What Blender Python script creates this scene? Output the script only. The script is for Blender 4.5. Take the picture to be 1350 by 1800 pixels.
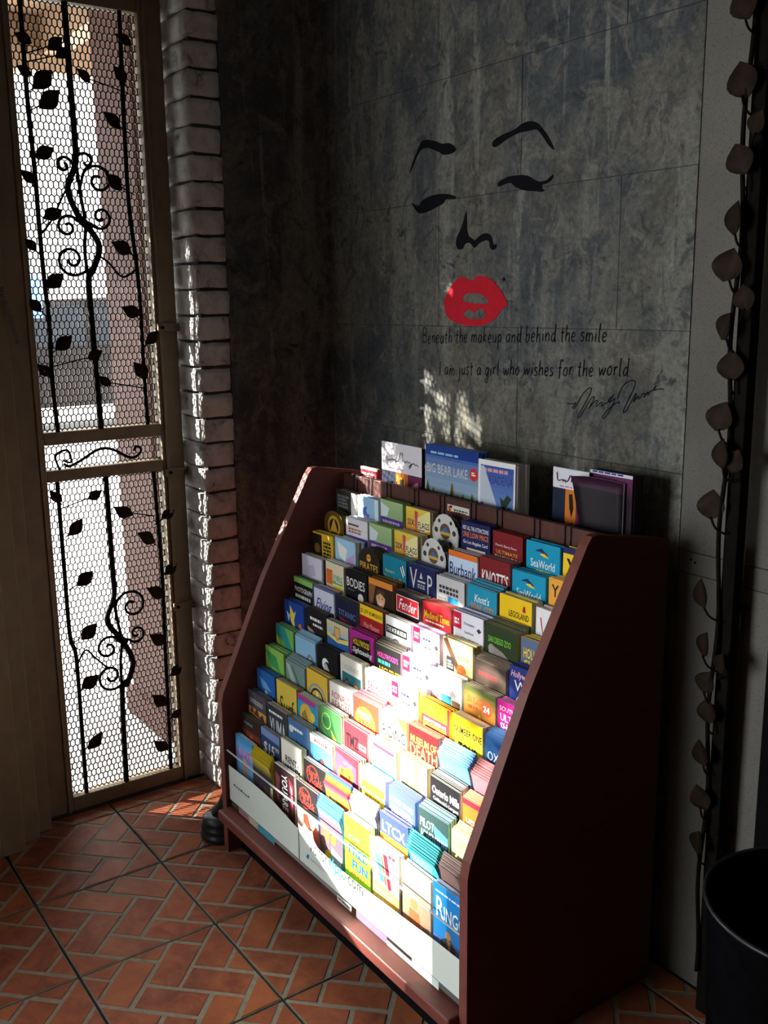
import bpy, bmesh, math, random
from mathutils import Vector, Matrix
from math import sin, cos, pi, radians, sqrt

for o in list(bpy.data.objects):
    bpy.data.objects.remove(o)
SC = bpy.context.scene
COL = SC.collection
rnd = random.Random(7)

# ------------------------------------------------------------------ camera
# world: X runs along the back wall into the room, Y towards the back wall, Z up, metres
R = ((0.57572848, 0.81756603, -0.01106804), (0.1630463, -0.12806055, -0.97827215), (-0.80121946, 0.56141453, -0.20702923))
cam_d = bpy.data.cameras.new('camera')
cam_d.sensor_fit = 'VERTICAL'
cam_d.sensor_width = 18.0
cam_d.sensor_height = 24.0
cam_d.lens = 24.0 * 1739.5775 / 1800.0
cam_d.clip_start = 0.02
cam = bpy.data.objects.new('camera', cam_d)
M = Matrix(((R[0][0], -R[1][0], -R[2][0]), (R[0][1], -R[1][1], -R[2][1]), (R[0][2], -R[1][2], -R[2][2]))).to_4x4()
M.translation = (0, 0, 1.5)
cam.matrix_world = M
COL.objects.link(cam)
SC.camera = cam

# ------------------------------------------------------------------ light
SKY = 17.5
SUN = 40.0
world = bpy.data.worlds.new('sky')
SC.world = world
world.use_nodes = True
bgn = world.node_tree.nodes['Background']
bgn.inputs[0].default_value = (0.86, 0.93, 1.0, 1)
bgn.inputs[1].default_value = SKY
sun_d = bpy.data.lights.new('sun', 'SUN')
sun_d.energy = SUN
sun_d.angle = radians(0.53)
sun_d.color = (1.0, 0.95, 0.87)
sun = bpy.data.objects.new('sun', sun_d)
sdir = Vector((1.0, 0.96, -0.287 * sqrt(1 + 0.96 ** 2)))
sun.rotation_euler = sdir.to_track_quat('-Z', 'Y').to_euler()
sun.location = (-8, -8, 5)
COL.objects.link(sun)
SC.view_settings.view_transform = 'Standard'
SC.view_settings.look = 'None'
SC.view_settings.gamma = 1
SC.view_settings.use_curve_mapping = False
SC.view_settings.exposure = 0.0

# ------------------------------------------------------------------ helpers
def lin(c):
    return c / 12.92 if c <= 0.04045 else ((c + 0.055) / 1.055) ** 2.4

def hexc(h):
    h = h.lstrip('#')
    return tuple(lin(int(h[i:i + 2], 16) / 255) for i in (0, 2, 4)) + (1.0,)

def tag(o, label, cat, group=None):
    o['label'] = label
    o['category'] = cat
    if group:
        o['group'] = group
    return o

def thing(name, label, cat, loc=(0, 0, 0), group=None, rot=(0, 0, 0)):
    o = bpy.data.objects.new(name, None)
    o.empty_display_size = 0.05
    o.location = loc
    o.rotation_euler = rot
    COL.objects.link(o)
    return tag(o, label, cat, group)

def link(name, me, parent=None, loc=None, rot=None):
    o = bpy.data.objects.new(name, me)
    COL.objects.link(o)
    if parent is not None:
        o.parent = parent
    if loc is not None:
        o.location = loc
    if rot is not None:
        o.rotation_euler = rot
    return o

class MB:
    """collects simple solids into one mesh"""
    def __init__(self):
        self.v = []
        self.f = []
        self.sm = []
    def quadbox(self, x0, x1, y0, y1, z0, z1):
        b = len(self.v)
        self.v += [(x0, y0, z0), (x1, y0, z0), (x1, y1, z0), (x0, y1, z0), (x0, y0, z1), (x1, y0, z1), (x1, y1, z1), (x0, y1, z1)]
        self.f += [tuple(b + i for i in q) for q in ((3, 2, 1, 0), (4, 5, 6, 7), (0, 1, 5, 4), (1, 2, 6, 5), (2, 3, 7, 6), (3, 0, 4, 7))]
        self.sm += [False] * 6
        return self
    def prism(self, pts, axis, a, b):
        """polygon pts in the two other axes, extruded along axis from a to b"""
        n = len(pts)
        base = len(self.v)
        for t in (a, b):
            for p, q in pts:
                self.v.append((t, p, q) if axis == 0 else ((p, t, q) if axis == 1 else (p, q, t)))
        self.f.append(tuple(base + i for i in range(n)))
        self.f.append(tuple(base + n + i for i in reversed(range(n))))
        for i in range(n):
            j = (i + 1) % n
            self.f.append((base + j, base + i, base + n + i, base + n + j))
        self.sm += [False] * (n + 2)
        return self
    def tube(self, pts, r, n=8, closed=False, smooth=True):
        pts = [Vector(p) for p in pts]
        m = len(pts)
        base = len(self.v)
        up = None
        rad = r if isinstance(r, (list, tuple)) else [r] * m
        for i, p in enumerate(pts):
            if closed:
                t = pts[(i + 1) % m] - pts[(i - 1) % m]
            else:
                t = pts[min(i + 1, m - 1)] - pts[max(i - 1, 0)]
            t.normalize()
            if up is None:
                up = t.orthogonal().normalized()
            else:
                up = (up - t * up.dot(t))
                if up.length < 1e-6:
                    up = t.orthogonal()
                up.normalize()
            s = t.cross(up)
            for k in range(n):
                a = 2 * pi * k / n
                self.v.append(tuple(p + (up * cos(a) + s * sin(a)) * rad[i]))
        segs = m if closed else m - 1
        for i in range(segs):
            for k in range(n):
                a = base + i * n + k
                b = base + i * n + (k + 1) % n
                c = base + ((i + 1) % m) * n + (k + 1) % n
                d = base + ((i + 1) % m) * n + k
                self.f.append((a, b, c, d))
                self.sm.append(smooth)
        if not closed:
            self.f.append(tuple(base + k for k in reversed(range(n))))
            self.f.append(tuple(base + (m - 1) * n + k for k in range(n)))
            self.sm += [False, False]
        return self
    def lathe(self, prof, c=(0, 0, 0), n=32, smooth=True):
        base = len(self.v)
        for r_, z in prof:
            for k in range(n):
                a = 2 * pi * k / n
                self.v.append((c[0] + r_ * cos(a), c[1] + r_ * sin(a), c[2] + z))
        for i in range(len(prof) - 1):
            for k in range(n):
                self.f.append((base + i * n + k, base + i * n + (k + 1) % n, base + (i + 1) * n + (k + 1) % n, base + (i + 1) * n + k))
                self.sm.append(smooth)
        return self
    def mesh(self, name, mat):
        me = bpy.data.meshes.new(name)
        me.from_pydata(self.v, [], self.f)
        for p, s in zip(me.polygons, self.sm):
            p.use_smooth = s
        bm = bmesh.new()
        bm.from_mesh(me)
        bmesh.ops.recalc_face_normals(bm, faces=bm.faces)
        bm.to_mesh(me)
        bm.free()
        if mat:
            me.materials.append(mat)
        return me
    def obj(self, name, mat, parent=None, bevel=0, loc=None, rot=None, segs=2):
        o = link(name, self.mesh(name, mat), parent, loc, rot)
        if bevel:
            m = o.modifiers.new('bevel', 'BEVEL')
            m.width = bevel
            m.segments = segs
            m.limit_method = 'ANGLE'
        return o

def box(name, mat, x0, x1, y0, y1, z0, z1, parent=None, bevel=0.0):
    return MB().quadbox(x0, x1, y0, y1, z0, z1).obj(name, mat, parent, bevel)

def struct(o):
    o['kind'] = 'structure'
    return o

# ------------------------------------------------------------------ materials
def new_mat(name, base=(0.5, 0.5, 0.5), rough=0.6, metal=0.0, spec=0.5):
    m = bpy.data.materials.new(name)
    m.use_nodes = True
    b = m.node_tree.nodes['Principled BSDF']
    b.inputs['Base Color'].default_value = (*base[:3], 1)
    b.inputs['Roughness'].default_value = rough
    b.inputs['Metallic'].default_value = metal
    b.inputs['Specular IOR Level'].default_value = spec
    return m, m.node_tree, b

def noise_node(nt, scale, detail=4, rough=0.6, vec=None, dist=0.0):
    n = nt.nodes.new('ShaderNodeTexNoise')
    n.noise_dimensions = '3D'
    n.inputs['Scale'].default_value = scale
    n.inputs['Detail'].default_value = detail
    n.inputs['Roughness'].default_value = rough
    n.inputs['Distortion'].default_value = dist
    if vec is not None:
        nt.links.new(vec, n.inputs['Vector'])
    return n.outputs['Fac']

def ramp_node(nt, fac, stops):
    r = nt.nodes.new('ShaderNodeValToRGB')
    e = r.color_ramp.elements
    while len(e) < len(stops):
        e.new(0.5)
    for el, (p, c) in zip(e, stops):
        el.position = p
        el.color = (*c[:3], 1)
    nt.links.new(fac, r.inputs[0])
    return r.outputs[0]

def mix_col(nt, fac, a, b, mode='MIX'):
    m = nt.nodes.new('ShaderNodeMix')
    m.data_type = 'RGBA'
    m.blend_type = mode
    for s, val in ((m.inputs[0], fac), (m.inputs[6], a), (m.inputs[7], b)):
        if hasattr(val, 'links') or hasattr(val, 'is_linked'):
            nt.links.new(val, s)
        elif isinstance(val, (tuple, list)):
            s.default_value = (*val[:3], 1)
        else:
            s.default_value = val
    return m.outputs[2]

def world_pos(nt, scale=(1, 1, 1)):
    g = nt.nodes.new('ShaderNodeNewGeometry')
    mp = nt.nodes.new('ShaderNodeMapping')
    mp.inputs['Scale'].default_value = scale
    nt.links.new(g.outputs['Position'], mp.inputs['Vector'])
    return mp.outputs[0]

def bump(nt, b, height, strength=0.3, dist=0.01):
    n = nt.nodes.new('ShaderNodeBump')
    n.inputs['Strength'].default_value = strength
    n.inputs['Distance'].default_value = dist
    nt.links.new(height, n.inputs['Height'])
    nt.links.new(n.outputs[0], b.inputs['Normal'])

def mat_mural():
    m, nt, b = new_mat('mural_plaster', rough=0.75, spec=0.3)
    p = world_pos(nt)
    ps = world_pos(nt, (7.0, 7.0, 1.1))
    ps2 = world_pos(nt, (17.0, 17.0, 1.3))
    blot = noise_node(nt, 5.0, 8, 0.68, p, 0.6)
    c1 = ramp_node(nt, blot, [(0.36, (0.040, 0.044, 0.047)), (0.46, (0.085, 0.088, 0.086)), (0.54, (0.15, 0.148, 0.132)), (0.64, (0.215, 0.205, 0.175))])
    tint = noise_node(nt, 2.3, 5, 0.6, p, 0.4)
    c2 = ramp_node(nt, tint, [(0.40, (0.065, 0.082, 0.10)), (0.5, (0.11, 0.118, 0.112)), (0.60, (0.175, 0.160, 0.11))])
    c = mix_col(nt, 0.55, c1, c2)
    st = noise_node(nt, 1.0, 5, 0.6, ps, 0.2)
    sr = ramp_node(nt, st, [(0.53, (0, 0, 0)), (0.62, (0.85, 0.85, 0.85))])
    c = mix_col(nt, sr, c, (0.21, 0.21, 0.185))
    st2 = noise_node(nt, 1.0, 4, 0.55, ps2, 0.5)
    sr2 = ramp_node(nt, st2, [(0.60, (0, 0, 0)), (0.66, (0.8, 0.8, 0.8))])
    c = mix_col(nt, sr2, c, (0.27, 0.27, 0.24))
    dk = noise_node(nt, 13.0, 6, 0.7, p, 1.2)
    dr = ramp_node(nt, dk, [(0.34, (0.9, 0.9, 0.9)), (0.42, (0, 0, 0))])
    c = mix_col(nt, dr, c, (0.035, 0.038, 0.040))
    pt = noise_node(nt, 9.0, 9, 0.72, p, 1.0)
    c = mix_col(nt, ramp_node(nt, pt, [(0.52, (0, 0, 0)), (0.60, (0.75, 0.75, 0.75))]), c, (0.215, 0.205, 0.175))
    pt2 = noise_node(nt, 17.0, 8, 0.75, world_pos(nt, (1, 1, 0.6)), 0.8)
    c = mix_col(nt, ramp_node(nt, pt2, [(0.40, (0.7, 0.7, 0.7)), (0.48, (0, 0, 0))]), c, (0.058, 0.066, 0.074))
    fine = noise_node(nt, 70.0, 6, 0.75, p)
    c = mix_col(nt, 0.55, c, ramp_node(nt, fine, [(0.34, (0.2, 0.2, 0.2)), (0.66, (0.85, 0.85, 0.85))]), 'OVERLAY')
    c = mix_col(nt, 1.0, c, (0.78, 0.76, 0.72), 'MULTIPLY')
    nt.links.new(c, b.inputs['Base Color'])
    bump(nt, b, dk, 0.35, 0.004)
    return m

def mat_stucco():
    m, nt, b = new_mat('tan_stucco', rough=0.85, spec=0.25)
    p = world_pos(nt)
    n1 = noise_node(nt, 3.0, 4, 0.5, p)
    c = ramp_node(nt, n1, [(0.35, (0.125, 0.114, 0.095)), (0.65, (0.165, 0.152, 0.127))])
    n2 = noise_node(nt, 330.0, 4, 0.7, p)
    d = ramp_node(nt, n2, [(0.34, (0.9, 0.9, 0.9)), (0.44, (0, 0, 0))])
    c = mix_col(nt, d, c, (0.06, 0.05, 0.045))
    n3 = noise_node(nt, 45.0, 3, 0.6, p)
    d3 = ramp_node(nt, n3, [(0.25, (1, 1, 1)), (0.31, (0, 0, 0))])
    c = mix_col(nt, d3, c, (0.085, 0.06, 0.05))
    nt.links.new(c, b.inputs['Base Color'])
    bump(nt, b, n2, 0.3, 0.002)
    return m

def mat_brick_white():
    m, nt, b = new_mat('painted_brick', rough=0.7, spec=0.35)
    p = world_pos(nt)
    n = noise_node(nt, 22.0, 6, 0.65, p, 0.5)
    c = ramp_node(nt, n, [(0.30, (0.16, 0.14, 0.12)), (0.40, (0.46, 0.45, 0.42)), (0.55, (0.60, 0.59, 0.56)), (0.7, (0.68, 0.67, 0.64))])
    nt.links.new(c, b.inputs['Base Color'])
    bump(nt, b, n, 0.5, 0.006)
    return m

def mat_terracotta():
    m, nt, b = new_mat('terracotta_brick', rough=0.55, spec=0.06)
    p = world_pos(nt)
    oi = nt.nodes.new('ShaderNodeObjectInfo')
    base = ramp_node(nt, oi.outputs['Random'], [(0.0, (0.18, 0.050, 0.030)), (0.5, (0.235, 0.063, 0.032)), (1.0, (0.29, 0.083, 0.036))])
    n = noise_node(nt, 14.0, 6, 0.7, p, 0.8)
    c = mix_col(nt, ramp_node(nt, n, [(0.4, (0, 0, 0)), (0.72, (0.8, 0.8, 0.8))]), base, (0.37, 0.125, 0.05))
    n2 = noise_node(nt, 5.0, 6, 0.7, p, 0.5)
    c = mix_col(nt, ramp_node(nt, n2, [(0.3, (0.7, 0.7, 0.7)), (0.5, (0, 0, 0))]), c, (0.11, 0.042, 0.032))
    nt.links.new(c, b.inputs['Base Color'])
    nt.links.new(ramp_node(nt, n, [(0.3, (0.5, 0.5, 0.5)), (0.7, (0.35, 0.35, 0.35))]), b.inputs['Roughness'])
    bump(nt, b, n, 0.25, 0.003)
    return m

def mat_noise(name, c0, c1, scale, rough=0.6, metal=0.0, bumpv=0.0, spec=0.5, stretch=(1, 1, 1)):
    m, nt, b = new_mat(name, c0, rough, metal, spec)
    n = noise_node(nt, scale, 6, 0.65, world_pos(nt, stretch), 0.3)
    nt.links.new(ramp_node(nt, n, [(0.3, c0), (0.7, c1)]), b.inputs['Base Color'])
    if bumpv:
        bump(nt, b, n, bumpv, 0.003)
    return m

def mat_paper():
    m, nt, b = new_mat('printed_paper', rough=0.5, spec=0.15)
    a = nt.nodes.new('ShaderNodeVertexColor')
    a.layer_name = 'Col'
    nt.links.new(a.outputs['Color'], b.inputs['Base Color'])
    return m

def mat_acrylic():
    m, nt, b = new_mat('clear_acrylic', (1, 1, 1), 0.05)
    out = nt.nodes['Material Output']
    tr = nt.nodes.new('ShaderNodeBsdfTransparent')
    tr.inputs[0].default_value = (0.93, 0.95, 0.94, 1)
    gl = nt.nodes.new('ShaderNodeBsdfGlossy')
    gl.inputs['Roughness'].default_value = 0.06
    fr = nt.nodes.new('ShaderNodeFresnel')
    fr.inputs['IOR'].default_value = 1.45
    mx = nt.nodes.new('ShaderNodeMixShader')
    ge = nt.nodes.new('ShaderNodeNewGeometry')
    mu = nt.nodes.new('ShaderNodeMath')
    mu.operation = 'SUBTRACT'
    mu.use_clamp = True
    nt.links.new(fr.outputs[0], mu.inputs[0])
    nt.links.new(ge.outputs['Backfacing'], mu.inputs[1])
    nt.links.new(mu.outputs[0], mx.inputs[0])
    nt.links.new(tr.outputs[0], mx.inputs[1])
    nt.links.new(gl.outputs[0], mx.inputs[2])
    nt.links.new(mx.outputs[0], out.inputs['Surface'])
    return m

MURAL = mat_mural()
STUCCO = mat_stucco()
BRICKW = mat_brick_white()
TERRA = mat_terracotta()
PAPER = mat_paper()
ACRYL = mat_acrylic()
GROUT = mat_noise('beige_grout', (0.17, 0.145, 0.10), (0.25, 0.215, 0.16), 60, 0.85, bumpv=0.3)
JOINT = mat_noise('dark_joint', (0.018, 0.017, 0.016), (0.035, 0.032, 0.03), 40, 0.7)
MORTAR = mat_noise('dark_mortar', (0.03, 0.028, 0.024), (0.09, 0.08, 0.07), 60, 0.9, bumpv=0.5)
BRONZE = mat_noise('bronze_paint', (0.16, 0.125, 0.078), (0.22, 0.165, 0.10), 18, 0.55, spec=0.3)
IRON = mat_noise('dark_wrought_iron', (0.004, 0.0033, 0.0027), (0.010, 0.0075, 0.0055), 40, 0.6, spec=0.03)
MESHM = mat_noise('mesh_metal', (0.035, 0.030, 0.024), (0.06, 0.05, 0.04), 40, 0.45, metal=0.4)
LEAFM = mat_noise('rusty_leaf_metal', (0.013, 0.008, 0.005), (0.030, 0.017, 0.010), 50, 0.6, spec=0.08)
MAHOG = mat_noise('mahogany_laminate', (0.11, 0.030, 0.021), (0.15, 0.041, 0.028), 9, 0.42, spec=0.25, stretch=(1, 1, 6))
SIDE = mat_noise('dark_mahogany_side', (0.095, 0.030, 0.024), (0.125, 0.040, 0.031), 9, 0.6, spec=0.1, stretch=(1, 1, 6))
EDGE = mat_noise('red_edge_banding', (0.13, 0.038, 0.028), (0.18, 0.054, 0.038), 20, 0.45, spec=0.2)
RAILM = mat_noise('brown_rail_wood', (0.075, 0.028, 0.022), (0.105, 0.038, 0.030), 12, 0.5, spec=0.15, stretch=(6, 1, 1))
BLACKB = mat_noise('black_board', (0.004, 0.0036, 0.004), (0.008, 0.0075, 0.008), 30, 0.8, spec=0.0)
BLACKP = mat_noise('black_plastic', (0.0025, 0.0025, 0.0028), (0.005, 0.005, 0.0055), 30, 0.8, spec=0.0)
BLACKD = new_mat('black_decal_vinyl', (0.006, 0.006, 0.008), 0.6, 0.0, 0.05)[0]
RED = mat_noise('red_decal_vinyl', (0.50, 0.010, 0.022), (0.58, 0.015, 0.03), 30, 0.6, spec=0.08)
ELASTIC = new_mat('black_elastic', (0.008, 0.008, 0.008), 0.6)[0]
STEEL = mat_noise('dull_steel', (0.12, 0.115, 0.11), (0.2, 0.19, 0.18), 50, 0.35, metal=0.8)
CEIL = mat_noise('dim_ceiling', (0.20, 0.198, 0.19), (0.25, 0.247, 0.24), 3, 0.9)
WALLO = mat_noise('plain_wall', (0.20, 0.195, 0.18), (0.25, 0.245, 0.225), 4, 0.85)
CONC = mat_noise('pavement_concrete', (0.42, 0.40, 0.37), (0.55, 0.53, 0.5), 6, 0.85)
TERRAST = mat_noise('terracotta_stucco', (0.046, 0.011, 0.004), (0.062, 0.016, 0.006), 25, 0.85, bumpv=0.3)
FACADE = mat_noise('pale_facade', (0.34, 0.32, 0.29), (0.40, 0.38, 0.35), 2, 0.85)
CARP = mat_noise('grey_car_paint', (0.010, 0.008, 0.0076), (0.014, 0.011, 0.010), 4, 0.8, spec=0.05)
CARG = new_mat('dark_car_glass', (0.008, 0.009, 0.011), 0.4, 0.0, 0.1)[0]
TYRE = new_mat('tyre_rubber', (0.02, 0.02, 0.02), 0.8)[0]
BLUES = new_mat('blue_sign_paint', (0.05, 0.22, 0.6), 0.5)[0]
LEAFG = mat_noise('vine_leaf_green', (0.03, 0.07, 0.015), (0.07, 0.13, 0.03), 30, 0.6)
EDGEA = new_mat('frosted_acrylic_edge', (0.55, 0.57, 0.55), 0.3)[0]
RUBBER = mat_noise('black_ribbed_rubber', (0.012, 0.012, 0.012), (0.022, 0.022, 0.023), 40, 0.4, spec=0.4)
PORCH = mat_noise('porch_timber', (0.25, 0.16, 0.09), (0.33, 0.21, 0.12), 8, 0.8)

# ------------------------------------------------------------------ lettering cache (built-in font)
TXT = {}
def want(s, shear=0.0, bold=0.0):
    TXT.setdefault((s, shear, bold), None)

def build_texts():
    tmp = []
    for k in TXT:
        cu = bpy.data.curves.new('t', 'FONT')
        cu.body = k[0]
        cu.size = 1
        cu.resolution_u = 2
        cu.shear = k[1]
        cu.offset = k[2] * 0.4
        o = bpy.data.objects.new('t', cu)
        COL.objects.link(o)
        tmp.append((k, o))
    dg = bpy.context.evaluated_depsgraph_get()
    dg.update()
    for k, o in tmp:
        me = bpy.data.meshes.new_from_object(o.evaluated_get(dg))
        vs = [(v.co.x, v.co.y) for v in me.vertices]
        fs = [tuple(p.vertices) for p in me.polygons]
        x0 = min(v[0] for v in vs); x1 = max(v[0] for v in vs)
        y0 = min(v[1] for v in vs); y1 = max(v[1] for v in vs)
        TXT[k] = ([((x - x0) / max(x1 - x0, 1e-6), (y - y0) / max(y1 - y0, 1e-6)) for x, y in vs], fs)
        bpy.data.meshes.remove(me)
    for k, o in tmp:
        cu = o.data
        bpy.data.objects.remove(o)
        bpy.data.curves.remove(cu)

C_ = dict(W='f2f0ea', K='17161a', R='b3202a', Y='f2c91d', B='2f62b4', N='1e2558', G='3c7d3a', O='e8762a', T='1296b8', P='5b2f8a', M='c02484',
          L='9cc6e4', S='b9b9b4', C='e9dfc4', D='3a3a3c', U='6e4326', g='b7d37e', H='8c8c88', E='d9d6cc', F='d8a27c', V='5a66b8', I='c9b6dc', J='7f1d22', Z='5f6f78', A='d9a93c')

def col(c):
    return hexc(C_[c] if len(c) == 1 else c)
# ------------------------------------------------------------------ printed covers
# one entry per pocket: (label words, face colour, edge colour, options, printed items in cover widths from the top left corner)
# items: r rectangle, t text, c disc, o ring, p polygon, l rows of small print, g colour blend
SIXF = [('g', 0, 0, 1, .8, 'f0d04a', 'e08030'), ('p', [(.35, .3), (.9, .02), (1, .02), (1, .5), (.6, .6)], 'f3e6a0'), ('r', 0, .58, 1, .72, '6a8a30'), ('r', 0, .72, 1, 1.2, 'd06a20'),
        ('t', 'SIX', .06, .30, .36, .46, 'N', 0, .03), ('t', 'FLAGS', .50, .32, .96, .48, 'N', 0, .03), ('p', [(.36, .06), (.50, .08), (.46, .50), (.39, .50)], 'c8505a'), ('c', .42, .56, .04, 'c8505a'), ('l', .55, .5, .85, .55, 1, 'V')]
SEAW = [('p', [(.26, .20), (.46, .12), (.66, .24), (.60, .27), (.45, .20)], 'N'), ('p', [(.40, .25), (.55, .22), (.70, .31), (.52, .29)], 'Y'), ('t', 'SeaWorld', .14, .38, .86, .56, 'W', 0, .01), ('l', .3, .6, .8, .68, 2, 'Y')]
REEL = [('c', .5, .36, .44, 'd2cfc6'), ('c', .5, .36, .20, '6a513c'), ('p', [(.34, .40), (.5, .24), (.66, .40)], '3f6fae'), ('r', .32, .38, .68, .45, 'A'), ('c', .16, .36, .07, 'D'), ('c', .84, .36, .07, 'D'), ('c', .30, .66, .07, 'D'), ('c', .70, .66, .07, 'D'), ('c', .28, .12, .05, 'D'), ('c', .72, .12, .05, 'D')]
PASS = [('r', 0, 0, 1, .10, 'I'), ('r', .0, .05, .26, .42, 'd0163c'), ('l', .04, .16, .23, .34, 2, 'W'), ('l', .38, .22, .70, .30, 1, 'N'), ('l', .42, .42, .72, .48, 1, 'D'), ('p', [(.80, .34), (.90, .28), (.96, .36), (.86, .42)], 'D'), ('p', [(.82, .52), (.9, .48), (.96, .56), (.86, .6)], 'H'), ('r', 0, .42, .03, .9, 'I')]
GREENP = [('g', 0, 0, 1, .5, 'a9c48a', '8fb27a'), ('p', [(0, .08), (.4, .2), (.3, .42), (0, .46)], 'd6e4e8'), ('r', 0, .46, 1, .9, 'P'), ('l', .08, .52, .9, .84, 3, 'I')]
def DINER(pink):
    return [('o', .42, .34, .26, .03, 'e8382c'), ('t', 'Hard', .12, .16, .62, .36, 'e8382c', .3, .03), ('t', 'Rock', .28, .34, .86, .54, 'e8382c', .3, .03)] + ([('r', 0, .62, 1, .86, 'd9a493'), ('l', .06, .66, .9, .8, 2, 'J')] if pink else [('g', 0, .72, 1, 1.5, 'd8a08c', 'b23c30'), ('p', [(.3, .8), (.5, .74), (.62, 1.0), (.48, 1.3), (.3, 1.2)], 'c8402c'), ('p', [(.02, .78), (.3, .9), (.2, 1.3), (.02, 1.2)], 'e9d9cc')])

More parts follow.
